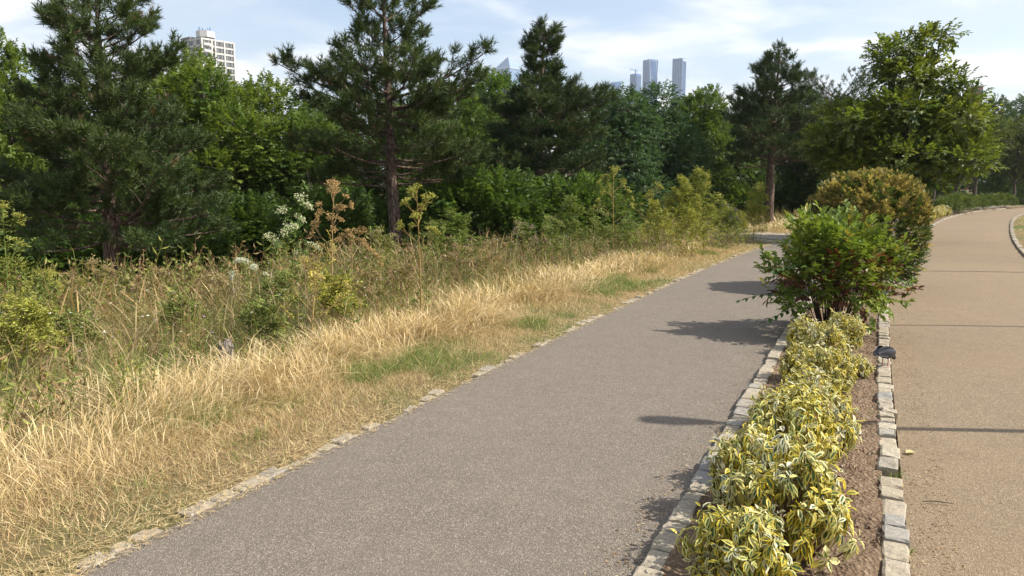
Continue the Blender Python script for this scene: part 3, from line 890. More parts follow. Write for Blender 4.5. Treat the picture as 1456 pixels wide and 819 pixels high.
# ------------------------------------------------------------------ variegated shrubs in the bed
EU_T = (np.array([(0, 0, 0), (0.25, 0.36, 0.05), (0.62, 0.40, -0.04), (1, 0, -0.30), (0.62, -0.40, -0.04), (0.25, -0.36, 0.05), (0.28, 0, -0.02), (0.64, 0, -0.12)], float),
        [np.array([[0, 6, 1], [0, 5, 6], [2, 7, 3], [7, 4, 3]]), np.array([[1, 6, 7, 2], [6, 5, 4, 7]])],
        np.array([(0, 0.55, 0), (0.25, 1, 0), (0.62, 1, 0), (1, 1, 0), (0.62, 1, 0), (0.25, 1, 0), (0.28, 0, 0), (0.64, 0.02, 0)], float), None)
CREAMS = np.array([(0.64, 0.55, 0.13), (0.69, 0.62, 0.27), (0.60, 0.47, 0.05), (0.73, 0.70, 0.48), (0.54, 0.53, 0.17)])
def euonymus(seed, rx, ry, h, shoots, leaf=0.056, single=0):
    shoots = int(shoots * 1.4)
    """returns (leaf mesh, stem mesh, list of (pos, X, Y, Z, size, colour index) of single leaves)"""
    rg = np.random.default_rng(seed)
    d = norm(rg.normal(size=(shoots * 3, 3)) + np.array([0, 0, 0.25])); d = d[d[:, 2] > -0.35][:shoots]; n = len(d)
    lum = 1 + 0.42 * (vnoise(d[:, 0] * 1.5 + 0.7 * d[:, 2], d[:, 1] * 1.5 - d[:, 2], 1.9, seed) - 0.5)
    rr = (1 - 0.40 * rg.random(n) ** 1.5) * lum
    A = d * rr[:, None] * np.array([rx, ry, h * 0.58]) + np.array([0, 0, h * 0.42])
    A[:, 2] = np.maximum(A[:, 2], 0.06)
    P = []; X = []; Y = []; Z = []; C = []; S = []; W = []
    for i in range(n):
        ax = norm(d[i] * 0.6 + np.array([0, 0, 0.9]) + rg.normal(size=3) * 0.25)
        e1 = norm(np.cross(ax, rg.normal(size=3))); e2 = np.cross(ax, e1)
        m = rg.integers(10, 15); tone = rg.choice(5, p=[0.36, 0.16, 0.28, 0.10, 0.10])
        for j in range(m):
            f = j / (m - 1); a = j * 2.4 + rg.normal() * 0.25
            out = e1 * math.cos(a) + e2 * math.sin(a)
            el = np.interp(f, [0, 0.7, 1], [-1.0, -0.45, 0.7]) + rg.normal() * 0.25
            dd = norm(out * math.cos(el) + ax * math.sin(el) + np.array([0, 0, -0.45 * (1 - f)]))
            up = norm(ax * math.cos(el) - out * math.sin(el) + rg.normal(size=3) * 0.22)
            y = norm(np.cross(up, dd)); z = np.cross(dd, y)
            P.append(A[i] + ax * (f - 0.6) * 0.06 + out * 0.006); X.append(dd); Y.append(y); Z.append(z)
            S.append(leaf * rg.uniform(0.7, 1.25) * (0.75 + 0.25 * (1 - f))); W.append(rg.uniform(0.8, 1.15))
            C.append(CREAMS[tone] * rg.uniform(0.75, 1.1) if rg.random() < 0.82 else (CREAMS[rg.integers(5)] if rg.random() < 0.8 else np.array((0.34, 0.22, 0.08))))
    P = np.array(P); X = np.array(X); Y = np.array(Y); Z = np.array(Z); S = np.array(S); C = np.array(C); W = np.array(W)
    thr = rg.choice([0.34, 0.42, 0.55, 0.22, 0.02], len(P), p=[0.28, 0.26, 0.16, 0.18, 0.12])
    S3 = np.stack([S, S * 0.52 * W, S], 1)
    V, Fq, c, U = scatter(EU_T, P, X, Y, Z, S3, C)
    U[:, 2] = np.repeat(thr, 8)
    singles = []
    if single:
        score = P[:, 2] * 0.6 + P @ np.array([0, -1.0, 0]) + rg.random(len(P)) * 0.25
        pickd = np.argsort(-score)[:single]
        rest = np.setdiff1d(np.arange(len(P)), pickd)
        V, Fq, c, U = scatter(EU_T, P[rest], X[rest], Y[rest], Z[rest], S3[rest], C[rest]); U[:, 2] = np.repeat(thr[rest], 8)
        singles = [(P[i], X[i], Y[i], Z[i], S3[i]) for i in pickd]
    b = Batch(); b.add(V, Fq, c, U)
    me = b.mesh('foliage', M['euonymus'], uv=True)
    PT = []; RD = []
    for i in range(0, n, 2):
        b0 = np.array([A[i, 0] * 0.22, A[i, 1] * 0.22, -0.05]); s = np.linspace(0, 1, 5)[:, None]
        PT.append(b0 + (A[i] - b0) * s + np.array([A[i, 0] * 0.25, A[i, 1] * 0.25, 0]) * s * (1 - s)); RD.append(np.linspace(0.0055, 0.0025, 5))
    v, f = tubes(np.array(PT), np.array(RD), 4)
    sb = Batch(); sb.add(v, f, (0.16, 0.105, 0.065))
    return me, sb.mesh('stems', M['twig'], smooth=True), singles
leaf_meshes = []
for k in range(5):
    u = EU_T[2].copy(); u[:, 2] = [0.42, 0.5, 0.62, 0.42, 0.3][k]
    leaf_meshes.append(mesh_data('leaf', EU_T[0], EU_T[1], M['euonymus'], col=np.tile(CREAMS[k], (8, 1)), uv=u))
EU = {'a': euonymus(201, 0.22, 0.25, 0.40, 115, single=70), 'b': euonymus(202, 0.235, 0.25, 0.45, 125, single=70), 'c': euonymus(203, 0.205, 0.24, 0.33, 105), 'd': euonymus(204, 0.18, 0.20, 0.28, 75), 'e': euonymus(205, 0.205, 0.25, 0.37, 115)}
def eu_plant(kind, s, t, label, rz, sc=1.0, z=0.02, group='yellow variegated shrubs along the bed', singles=False):
    p = kat(s, t)
    r = empty('variegated_shrub', (p[0], p[1], z), rz, (sc * 0.88, sc * 0.9, sc)); setp(r, label, 'shrub', group)
    me, st, sg = EU[kind]
    link('foliage', me, r); link('stems', st, r)
    if sg and not singles:
        rgx = random.Random(int(s * 100))
        singles = True
    if sg:
        rgx = random.Random(int(s * 100))
        for (P, X, Y, Z, S3) in sg:
            o = link('leaf', leaf_meshes[rgx.randrange(5)], r)
            o.matrix_local = Matrix(((X[0]*S3[0], Y[0]*S3[1], Z[0]*S3[2], P[0]), (X[1]*S3[0], Y[1]*S3[1], Z[1]*S3[2], P[1]), (X[2]*S3[0], Y[2]*S3[1], Z[2]*S3[2], P[2]), (0, 0, 0, 1)))
    return r
# arc length s is about 1.105 x depth near the camera
eu_plant('a', 2.62, -0.60, 'yellow and green shrub nearest the camera, cut by the bottom edge', 0.3, 1.0)
eu_plant('b', 3.12, -0.48, 'tall yellow edged shrub with bare stems showing at the bottom edge', 0.5, 1.14)
eu_plant('e', 3.55, -0.66, 'cream leaved shrub leaning over the near path kerb', 1.9, 1.06)
eu_plant('a', 4.05, -0.55, 'bright yellow shrub in the middle of the bed opposite the gap in the kerb', 2.6, 1.18)
eu_plant('e', 4.55, -0.46, 'golden shrub reaching furthest over the bare soil', 4.4, 1.08)
eu_plant('c', 4.85, -0.66, 'pale variegated shrub level with the lamp head shadow on the path', 3.6, 0.9)
eu_plant('d', 5.38, -0.54, 'low cream shrub left of the bare soil, before the grey-green one', 1.3, 1.1)
eu_plant('e', 5.95, -0.46, 'cream and grey-green shrub just before the bird', 0.9, 0.92)
eu_plant('c', 6.25, -0.66, 'variegated shrub beside the path kerb, level with the bird', 5.2, 0.9)
eu_plant('d', 6.60, -0.26, 'small low variegated shrub right next to the bird', 2.2, 0.62)
eu_plant('e', 6.95, -0.52, 'variegated shrub behind the bird in the middle of the bed', 3.0, 0.95)
eu_plant('d', 7.40, -0.70, 'small bright yellow shrub by the path kerb before the green bush', 1.1, 1.1)
eu_plant('c', 7.65, -0.42, 'last cream variegated shrub in front of the large green bush', 0.2, 1.05)
for i, (s, t, lab) in enumerate(((31.0, -0.55, 'low yellow hedge mound nearest on the far bend'), (32.2, -0.5, 'second low yellow hedge mound on the far bend'), (33.5, -0.55, 'third low yellow hedge mound on the far bend'),
                                 (34.8, -0.5, 'fourth low yellow hedge mound on the far bend'), (36.2, -0.55, 'fifth low yellow hedge mound on the far bend'), (37.5, -0.5, 'sixth low yellow hedge mound on the far bend'), (38.8, -0.5, 'yellow hedge mound beside the first street tree trunk'), (40.2, -0.5, 'yellow hedge mound just past the first street tree trunk'), (41.6, -0.5, 'last yellow hedge mound next to the round green bushes'))):
    eu_plant('c', s, t, lab, i * 1.3, 1.55, group='yellow hedge mounds on the far bend')

# round green bushes beyond
b, _ = dome_leaves(301, 0.95, 0.9, 1.05, 700, SPRAYS, (0.055, 0.095, 0.018), (0.135, 0.175, 0.04), 0.7, lump=0.12)
RB = (b.mesh('foliage', M['shrubleaf']), stems_mesh(302, 9, 0.7, 0.012, 0.6, M['twig']))
for s, t, sc, lab in ((43.5, -0.55, 0.72, 'first round green bush after the yellow hedge on the bend'), (45.8, -0.5, 0.85, 'second round green bush on the bend'), (47.8, -0.6, 0.9, 'third round green bush on the bend'),
                      (51.5, -0.5, 0.72, 'fourth round green bush on the bend, after a gap'), (53.6, -0.5, 0.8, 'fifth round green bush near the right edge'), (57.0, -0.5, 0.8, 'round green bush cut by the right edge')):
    p = kat(s, t); r = empty('round_bush', (p[0], p[1], 0.0), s, sc); setp(r, lab, 'bush', 'round green bushes on the bend')
    link('foliage', RB[0], r); link('stems', RB[1], r)

# ------------------------------------------------------------------ the two large shrubs
SH_SPR = [leaf_spray(140 + k, n=7, L=0.088, w=0.56, axis_len=0.17, base=LEAF6, droop=0.12, spread=1.0) for k in range(4)]
def green_shrub():
    p = (lat(1186, 7.95), 7.95)
    r = empty('green_shrub', (p[0], p[1], 0.0), 0.0, (0.72, 0.78, 0.91)); setp(r, 'large green bush with reddish leaves in its heart, spreading over both kerbs', 'shrub')
    rg = np.random.default_rng(411)
    n = 1050
    d = norm(rg.normal(size=(n * 2, 3)) + np.array([0, 0, 0.2])); d = d[d[:, 2] > -0.55][:n]; n = len(d)
    lum = 1 + 0.46 * (vnoise(d[:, 0] * 2 + d[:, 2], d[:, 1] * 2 - d[:, 2], 2.0, 5) - 0.5) * 2
    rr = (1 - 0.38 * rg.random(n) ** 1.4) * lum
    P = d * rr[:, None] * np.array([0.78, 0.70, 0.60]) + np.array([0.0, 0, 0.64]); P[:, 2] = np.maximum(P[:, 2], 0.10)
    keep = ~((P[:, 2] < 0.42) & (d[:, 1] < -0.25) & (np.abs(P[:, 0]) < 0.42) & (rg.random(n) < 0.6))
    P = P[keep]; d = d[keep]; n = len(P)
    X = norm(d * 0.8 + np.array([0, 0, 0.45]) + rg.normal(size=(n, 3)) * 0.35)
    f = np.clip(vnoise(P[:, 0], P[:, 2], 2.2, 9) * 0.5 + rg.random(n) * 0.6, 0, 1)[:, None]
    col = np.array((0.085, 0.150, 0.020)) + f * np.array((0.130, 0.120, 0.022))
    redz = (vnoise(P[:, 0] + 7, P[:, 2] + P[:, 1], 2.4, 21) > 0.62) & (P[:, 2] < 0.92) & (P[:, 2] > 0.42)
    k = redz & (rg.random(n) < 0.36)
    col[k] = np.array((0.115, 0.042, 0.022)) * rg.uniform(0.7, 1.3, (k.sum(), 1))
    yel = rg.random(n) < 0.06; col[yel] = (0.24, 0.22, 0.04)
    b = Batch(); pick(SH_SPR, b, P, X, rg.uniform(0.85, 1.25, n), col, rg, up=(0, 0, 1))
    b.build('foliage', M['shrubleaf'], r)
    link('stems', stems_mesh(412, 70, 0.85, 0.009, 0.55, M['twig'], (0.05, 0.036, 0.027)), r)
    # long shoots that reach out over the path on the left and the road on the right
    for az, L, h0, dz in ((math.pi + 0.10, 1.42, 0.42, -0.06), (math.pi + 0.3, 1.15, 0.30, -0.16), (math.pi + 0.4, 1.15, 0.75, -0.02), (-0.15, 1.0, 0.35, -0.02), (-0.4, 0.95, 0.6, 0.0), (1.2, 0.3, 1.0, 0.28), (2.6, 0.35, 1.0, 0.26), (4.4, 0.3, 0.95, 0.25)):
        s = np.linspace(0, 1, 9)
        C = np.stack([math.cos(az) * L * s, math.sin(az) * L * s, h0 + 0.12 * np.sin(s * 2.6) + dz * s], 1)
        v, fq = tubes(C[None], np.linspace(0.007, 0.002, 9)[None], 5)
        sb = Batch(); sb.add(v, fq, (0.11, 0.09, 0.04))
        for q in np.linspace(0.35, 1.0, 9):
            pp = np.array([np.interp(q, s, C[:, i]) for i in range(3)])
            for sg in (-1, 1):
                dd = norm(np.array([math.cos(az + sg * 0.8), math.sin(az + sg * 0.8), -0.35 + rg.normal() * 0.3]))
                XX, YY, ZZ = frames(dd[None], rg, (0, 0, 1))
                sb.add(*scatter((LEAF6[0], LEAF6[1], None, None), pp[None], XX, YY, ZZ, np.array([[0.10, 0.065, 0.1]]) * rg.uniform(0.7, 1.1), np.array([(0.055, 0.115, 0.018)])))
        sb.build('side_shoot', M['shrubleaf'], r)
green_shrub()
DM_SPR = [leaf_spray(160 + k, n=9, L=0.055, w=0.5, axis_len=0.10, base=LEAF4, droop=-0.2, spread=1.2) for k in range(4)]
def dome_shrub():
    d0 = 11.3; x0 = lat(1229, d0)
    r = empty('dome_shrub', (x0, d0, 0.0), 0.0, (0.90, 0.92, 0.965)); setp(r, 'large clipped dome shrub with bronze brown new leaves behind the green bush', 'shrub')
    rg = np.random.default_rng(431); n = 4200
    d = norm(rg.normal(size=(n * 2, 3))); d = d[d[:, 2] > -0.75][:n]; n = len(d)
    lum = 1 + 0.10 * (vnoise(d[:, 0] * 3 + d[:, 2], d[:, 1] * 3 - d[:, 2], 2.0, 3) - 0.5) * 2
    rr = (1 - 0.20 * rg.random(n) ** 1.6) * lum
    hor = np.sqrt(d[:, 0]**2 + d[:, 1]**2)
    dd4 = np.abs(d) ** 2.6; bx = dd4.sum(1) ** (-1 / 2.6)
    P = np.stack([d[:, 0] * bx * rr * 0.80, d[:, 1] * bx * rr * 0.80, 1.06 + d[:, 2] * bx * rr * np.where(d[:, 2] > 0, 0.66, 1.1)], 1); P[:, 2] = np.maximum(P[:, 2], 0.05)
    X = norm(d + np.array([0, 0, 0.6]) + rg.normal(size=(n, 3)) * 0.3)
    fr = np.clip((P[:, 2] - 0.55) / 0.9 + rg.normal(size=n) * 0.25, 0, 1)      # new bronze growth covers the top and thins out downwards
    green = np.array((0.045, 0.075, 0.016)) + rg.random((n, 1)) * np.array((0.05, 0.05, 0.01))
    bronze = np.array((0.215, 0.180, 0.055)) + rg.random((n, 1)) * np.array((0.17, 0.14, 0.05))
    b = (vnoise(P[:, 0] * 1.0 + P[:, 2], P[:, 1] + P[:, 2] * 0.7, 9.0, 12) * 0.6 + rg.random(n) * 0.4 < 0.25 + 0.36 * fr)[:, None]
    col = np.where(b, bronze, green)
    bb = Batch(); pick(DM_SPR, bb, P, X, rg.uniform(0.85, 1.3, n), col, rg, up=(0, 0, 1))
    bb.build('foliage', M['shrubleaf'], r)
    link('stems', stems_mesh(432, 22, 1.3, 0.014, 0.65, M['twig']), r)
dome_shrub()
print('SHRUBS DONE', sum(len(m.polygons) for m in bpy.data.meshes))

# ------------------------------------------------------------------ grass verge
def in_view(x, y, margin=0.22):
    dep = y * math.cos(PITCH)
    return (y > 1.6) & (np.abs(x) < (728 / FPX + margin) * dep + 0.5)
def sample_verge(n, u0, u1, dmin, dmax, rng, upow=1.0, power=1.0):
    """points on the verge, u = distance from the path edge, denser towards the camera"""
    s = dmin + (dmax - dmin) * rng.random(n) ** power
    u = u0 + (u1 - u0) * rng.random(n) ** upow
    p = kat(s, 0.0); q = kat(s, T_PATH_L)
    nrm = norm(q - p)
    P = q + nrm * u[:, None]
    m = in_view(P[:, 0], P[:, 1]) & ~((s > 21.6) & (s < 25.4) & (u < 2.2) & (rng.random(n) < 0.93))
    return P[m], u[m]
def blades(b, P, z, h, w, col, rng, m=4, lean=0.25, bend=0.5, prof=None, wind=None):
    n = len(P)
    az = rng.random(n) * 6.283
    if wind is not None: az = np.where(rng.random(n) < 0.6, 12.6 * vnoise(P[:, 0], P[:, 1], 0.9, 83) + rng.normal(size=n) * 0.7, az)
    t = np.linspace(0, 1, m)
    ln = np.abs(rng.normal(size=n)) * lean; bd = np.abs(rng.normal(size=n)) * bend
    hor = h[:, None] * (ln[:, None] * t + bd[:, None] * t * t)
    ver = h[:, None] * (t - 0.30 * np.minimum(bd, 1.4)[:, None] * t ** 2.5)
    C = np.stack([P[:, 0:1] + np.cos(az)[:, None] * hor, P[:, 1:2] + np.sin(az)[:, None] * hor, z[:, None] - 0.01 + ver], -1)
    ph = az + 1.57 + rng.normal(size=n) * 0.7
    side = np.stack([np.cos(ph), np.sin(ph), np.zeros(n)], -1)
    pf = np.array(prof if prof is not None else np.interp(t, [0, 0.4, 1], [0.8, 1, 0.05]))
    off = side[:, None, :] * (w[:, None] * pf[None] * 0.5)[..., None]
    V = np.stack([C - off, C + off], 2).reshape(-1, 3)
    ix = np.arange(n * m * 2).reshape(n, m, 2)
    F = np.stack([ix[:, :-1, 0], ix[:, :-1, 1], ix[:, 1:, 1], ix[:, 1:, 0]], -1).reshape(-1, 4)
    b.add(V, F, np.repeat(col, m * 2, 0))
STRAW = np.array([(0.54, 0.41, 0.20), (0.65, 0.53, 0.31), (0.45, 0.32, 0.155), (0.34, 0.22, 0.115), (0.58, 0.47, 0.25)])
GREEN = np.array([(0.12, 0.19, 0.035), (0.19, 0.24, 0.055), (0.08, 0.145, 0.03), (0.27, 0.29, 0.085)])
def grass_cols(P, green_prob, rng, pinkish=0.0):
    n = len(P)
    c = STRAW[rng.integers(0, 5, n)] * rng.uniform(0.75, 1.2, (n, 1))
    g = rng.random(n) < green_prob
    c[g] = GREEN[rng.integers(0, 4, g.sum())] * rng.uniform(0.8, 1.2, (g.sum(), 1))
    return c
rgG = np.random.default_rng(77)
WIND = 3.0
def wid(P, base): return np.maximum(base, 0.00046 * np.hypot(P[:, 0], P[:, 1]))
# short dry turf along the edging
b = Batch()
for n, a, e in ((42000, 1.5, 8), (36000, 8, 19), (14000, 19, 45)):
    P, u = sample_verge(n, -0.03, 1.15, a, e, rgG, 0.9)
    edge = 0.02 + np.clip(u * 0.9, 0, 1)
    keep = rgG.random(len(P)) < np.clip(edge * 3, 0.12, 1); P = P[keep]; u = u[keep]
    patch = vnoise(P[:, 0], P[:, 1], 2.7, 31) * 0.6 + vnoise(P[:, 0], P[:, 1], 0.9, 32) * 0.45
    gp = np.clip((patch - 0.50) * 5.0, 0.10, 0.85)
    h = rgG.uniform(0.02, 0.075, len(P)) * (1 + 1.1 * np.clip(u - 0.35, 0, 1)) * np.where(patch > 0.62, 1.4, 1.0)
    blades(b, P, gz(P[:, 0], P[:, 1]), h, wid(P, 0.0036) * 1.25, grass_cols(P, gp, rgG), rgG, 2, 0.8, 0.9, prof=[1, 0.1])
# lawn on the far side of the road
s_ = 12 + 40 * rgG.random(26000) ** 1.3; t_ = T_ROAD_R + 0.12 + 7 * rgG.random(26000)
P = kat(s_, 0.0) + (kat(s_, 1.0) - kat(s_, 0.0)) * t_[:, None]; P = P[in_view(P[:, 0], P[:, 1], 0.15)]
blades(b, P, gz(P[:, 0], P[:, 1]), rgG.uniform(0.03, 0.08, len(P)), wid(P, 0.004), grass_cols(P, np.clip((vnoise(P[:, 0], P[:, 1], 0.9, 35) - 0.3) * 2, 0.2, 0.85), rgG), rgG, 2, 0.6, 0.7, prof=[1, 0.1])
o = b.build('short_turf', M['grass']); setp(o, 'short dry straw coloured turf with green patches along the path edging', 'grass', kind='stuff')
# long golden grass
b = Batch()
SEED = [0.5, 0.45, 0.4, 1.5, 2.3, 0.2]
for n, a, e in ((76000, 1.5, 8), (52000, 8, 18), (16000, 18, 42)):
    P, u = sample_verge(n, 0.55, 2.35, a, e, rgG, 1.05)
    x, y = P[:, 0], P[:, 1]
    clump = vnoise(x, y, 2.6, 41) * 0.6 + vnoise(x, y, 0.7, 42) * 0.6
    edge = np.clip((u - 0.55 - 0.35 * vnoise(x, y, 0.9, 43)) / 0.45, 0, 1)
    keep = rgG.random(len(P)) < edge * np.clip(clump * 1.5 - 0.1, 0.25, 1) * np.clip((2.45 - u) / 0.9, 0.08, 1)
    P = P[keep]; u = u[keep]; clump = clump[keep]; edge = edge[keep]
    h = rgG.uniform(0.08, 0.33, len(P)) * (0.4 + 0.6 * edge) * (0.65 + 0.5 * clump)
    gp = np.clip((vnoise(P[:, 0], P[:, 1], 1.1, 44) - 0.5) * 1.5, 0.05, 0.45)
    col = grass_cols(P, gp, rgG); z = gz(P[:, 0], P[:, 1])
    sh = rgG.random(len(P)) < 0.34
    blades(b, P[~sh], z[~sh], h[~sh], wid(P[~sh], 0.0022), col[~sh], rgG, 4, 0.55, 1.2, wind=WIND)
    blades(b, P[sh], z[sh], h[sh] * 1.25, wid(P[sh], 0.0020), STRAW[rgG.integers(0, 2, sh.sum())] * rgG.uniform(0.8, 1.15, (sh.sum(), 1)), rgG, 6, 0.32, 0.75, prof=SEED, wind=WIND)
o = b.build('golden_grass', M['grass']); setp(o, 'long dry golden grass leaning over the verge', 'grass', kind='stuff')
# taller rough meadow behind
b = Batch()
for n, a, e in ((38000, 1.5, 9), (46000, 9, 20), (22000, 20, 42)):
    P, u = sample_verge(n, 1.45, 8.5, a, e, rgG, 1.25)
    x, y = P[:, 0], P[:, 1]
    clump = vnoise(x, y, 1.9, 51) * 0.6 + vnoise(x, y, 0.5, 52) * 0.6
    keep = rgG.random(len(P)) < np.clip((u - 1.45) / 0.8, 0, 1) * np.clip(clump * 1.4, 0.3, 1)
    P = P[keep]; u = u[keep]; clump = clump[keep]
    h = rgG.uniform(0.25, 0.80, len(P)) * (0.6 + 0.5 * clump) * np.clip(0.65 + (u - 2) * 0.2, 0.65, 1.1)
    gp = np.clip(0.58 + (vnoise(P[:, 0], P[:, 1], 0.8, 54) - 0.5) * 1.5 + np.clip(u - 3, 0, 3) * 0.08, 0.25, 0.92)
    col = grass_cols(P, gp, rgG) * np.where(vnoise(P[:, 0], P[:, 1], 1.3, 57) > 0.5, 0.8, 1.0)[:, None]; z = gz(P[:, 0], P[:, 1])
    sh = rgG.random(len(P)) < 0.16
    blades(b, P[~sh], z[~sh], h[~sh], wid(P[~sh], 0.004), col[~sh], rgG, 3, 0.4, 0.85, wind=WIND)
    blades(b, P[sh], z[sh], h[sh] * 1.2, wid(P[sh], 0.0032), STRAW[rgG.integers(2, 5, sh.sum())] * rgG.uniform(0.5, 0.95, (sh.sum(), 1)), rgG, 6, 0.25, 0.7, prof=SEED, wind=WIND)
o = b.build('rough_meadow', M['grass']); setp(o, 'tall rough meadow grass, half green and half dry, before the trees', 'grass', kind='stuff')

# leafy weeds mixed into the meadow
def sprig(seed, n=13, h=0.62, L=0.055, w=0.42):
    rg = np.random.default_rng(seed); parts = []
    s = np.linspace(0, 1, 3); C = np.stack([s * h, 0.08 * h * np.sin(s * 2 + seed), 0.05 * h * s * s], 1)
    v, f = tubes(C[None], np.linspace(0.004, 0.002, 3)[None], 3); parts.append((v, [f], 1.0))
    for i in range(n):
        q = 0.15 + 0.85 * (i + 0.5) / n; p = np.array([np.interp(q, s, C[:, k]) for k in range(3)])
        a = i * 2.4; d = norm(np.array([0.55, math.cos(a), math.sin(a)]) + rg.normal(size=3) * 0.2)
        y = norm(np.cross(d, [1.0, 0, 0])); z = np.cross(d, y); ll = L * rg.uniform(0.7, 1.3) * (1.35 - 0.6 * q)
        v4 = LEAF4[0]; parts.append((p + v4[:, :1] * ll * d + v4[:, 1:2] * ll * w * y + v4[:, 2:3] * ll * z, LEAF4[1], rg.uniform(0.75, 1.25)))
    return merge_tpl(parts)
SPRIGS = [sprig(k) for k in range(4)] + [sprig(9, 18, 0.55, 0.075, 0.55), sprig(10, 10, 0.7, 0.10, 0.25)]
b = Batch()
for n, a, e in ((3900, 1.5, 10), (4400, 10, 20), (2600, 20, 40)):
    P, u = sample_verge(int(n * 1.0), 1.6, 8.5, a, e, rgG, 1.1)
    keep = rgG.random(len(P)) < np.clip(vnoise(P[:, 0], P[:, 1], 0.55, 61) * 1.7 - 0.25, 0.05, 1); P = P[keep]; u = u[keep]; k = len(P)
    z = gz(P[:, 0], P[:, 1]) - 0.02
    f = rgG.random((k, 1)); col = np.array((0.075, 0.115, 0.024)) + f * np.array((0.17, 0.13, 0.03))
    dry = rgG.random(k) < 0.26; col[dry] = np.array((0.26, 0.17, 0.08)) * rgG.uniform(0.6, 1.2, (dry.sum(), 1))
    X = norm(np.array([0, 0, 1.0]) + rgG.normal(size=(k, 3)) * 0.22)
    pick(SPRIGS, b, np.column_stack([P, z]), X, rgG.uniform(0.6, 1.3, k) * np.clip(0.72 + 0.15 * (u - 2), 0.75, 1.4), col, rgG)
o = b.build('leafy_weeds', M['weed']); setp(o, 'green leafy weeds mixed through the meadow in front of the trees', 'weeds', kind='stuff')
b = Batch()
P, u = sample_verge(900, 2.0, 6.5, 2.5, 22, rgG, 1.0, 0.8)
k_ = len(P); z = gz(P[:, 0], P[:, 1]) + rgG.uniform(0.35, 0.8, k_)
cols = np.array([(0.75, 0.75, 0.70), (0.42, 0.30, 0.48), (0.60, 0.50, 0.08), (0.55, 0.14, 0.24), (0.70, 0.70, 0.62)])[rgG.choice(5, k_, p=[0.4, 0.25, 0.15, 0.05, 0.15])]
T5 = (np.array([(math.cos(i * 1.0472) * (1 if i % 2 else 0.55), math.sin(i * 1.0472) * (1 if i % 2 else 0.55), 0.1 * (i % 2)) for i in range(6)] + [(0, 0, 0.25)]), [np.array([(i, (i + 1) % 6, 6) for i in range(6)])], None, None)
X, Y, Z = frames(norm(rgG.normal(size=(k_, 3)) * np.array([1, 1, 0.25])), rgG, (0, 0, 1))
b.add(*scatter(T5, np.column_stack([P, z]), X, Y, Z, rgG.uniform(0.008, 0.018, k_), cols))
v, f = tubes(np.stack([np.column_stack([P, z - 0.42]), np.column_stack([P, z])], 1), np.full((k_, 2), 0.0016), 3); b.add(v, f, (0.16, 0.19, 0.06))
o = b.build('wild_flowers', M['weed']); setp(o, 'small white, lilac and yellow wild flowers dotted through the meadow', 'wild flowers', kind='stuff')
print('GRASS DONE', sum(len(m.polygons) for m in bpy.data.meshes))

# ------------------------------------------------------------------ tall weeds, each a plant of its own
def umbel(b, p, ax, r, n, col, rg, dots=4, dot=0.008):
    e1 = norm(np.cross(ax, rg.normal(size=3))); e2 = np.cross(ax, e1)
    PT = []; RD = []; EN = []
    for i in range(n):
        a = i * 2.4; q = r * math.sqrt((i + 0.5) / n)
        e = p + ax * (r * 0.9 - 0.4 * q * q / r) + (e1 * math.cos(a) + e2 * math.sin(a)) * q
        PT.append(np.stack([p, (p + e) / 2 + ax * r * 0.05, e])); RD.append([0.0022, 0.0018, 0.0015]); EN.append(e)
    v, f = tubes(np.array(PT), np.array(RD), 3); b.add(v, f, np.array(col) * 0.85)
    EN = np.repeat(np.array(EN), dots, 0) + rg.normal(size=(n * dots, 3)) * r * 0.13
    k = len(EN); X, Y, Z = frames(rg.normal(size=(k, 3)), rg)
    T = (np.array([(0, 0, 0), (1, 0.4, 0), (0.3, 1, 0.2), (0.3, 0.2, 1.0)], float) - 0.4, [np.array([[0, 1, 2], [0, 2, 3], [0, 3, 1], [1, 3, 2]])], None, None)
    b.add(*scatter(T, EN, X, Y, Z, rg.uniform(0.7, 1.4, k) * dot, np.array(col) * rg.uniform(0.75, 1.25, (k, 1))))
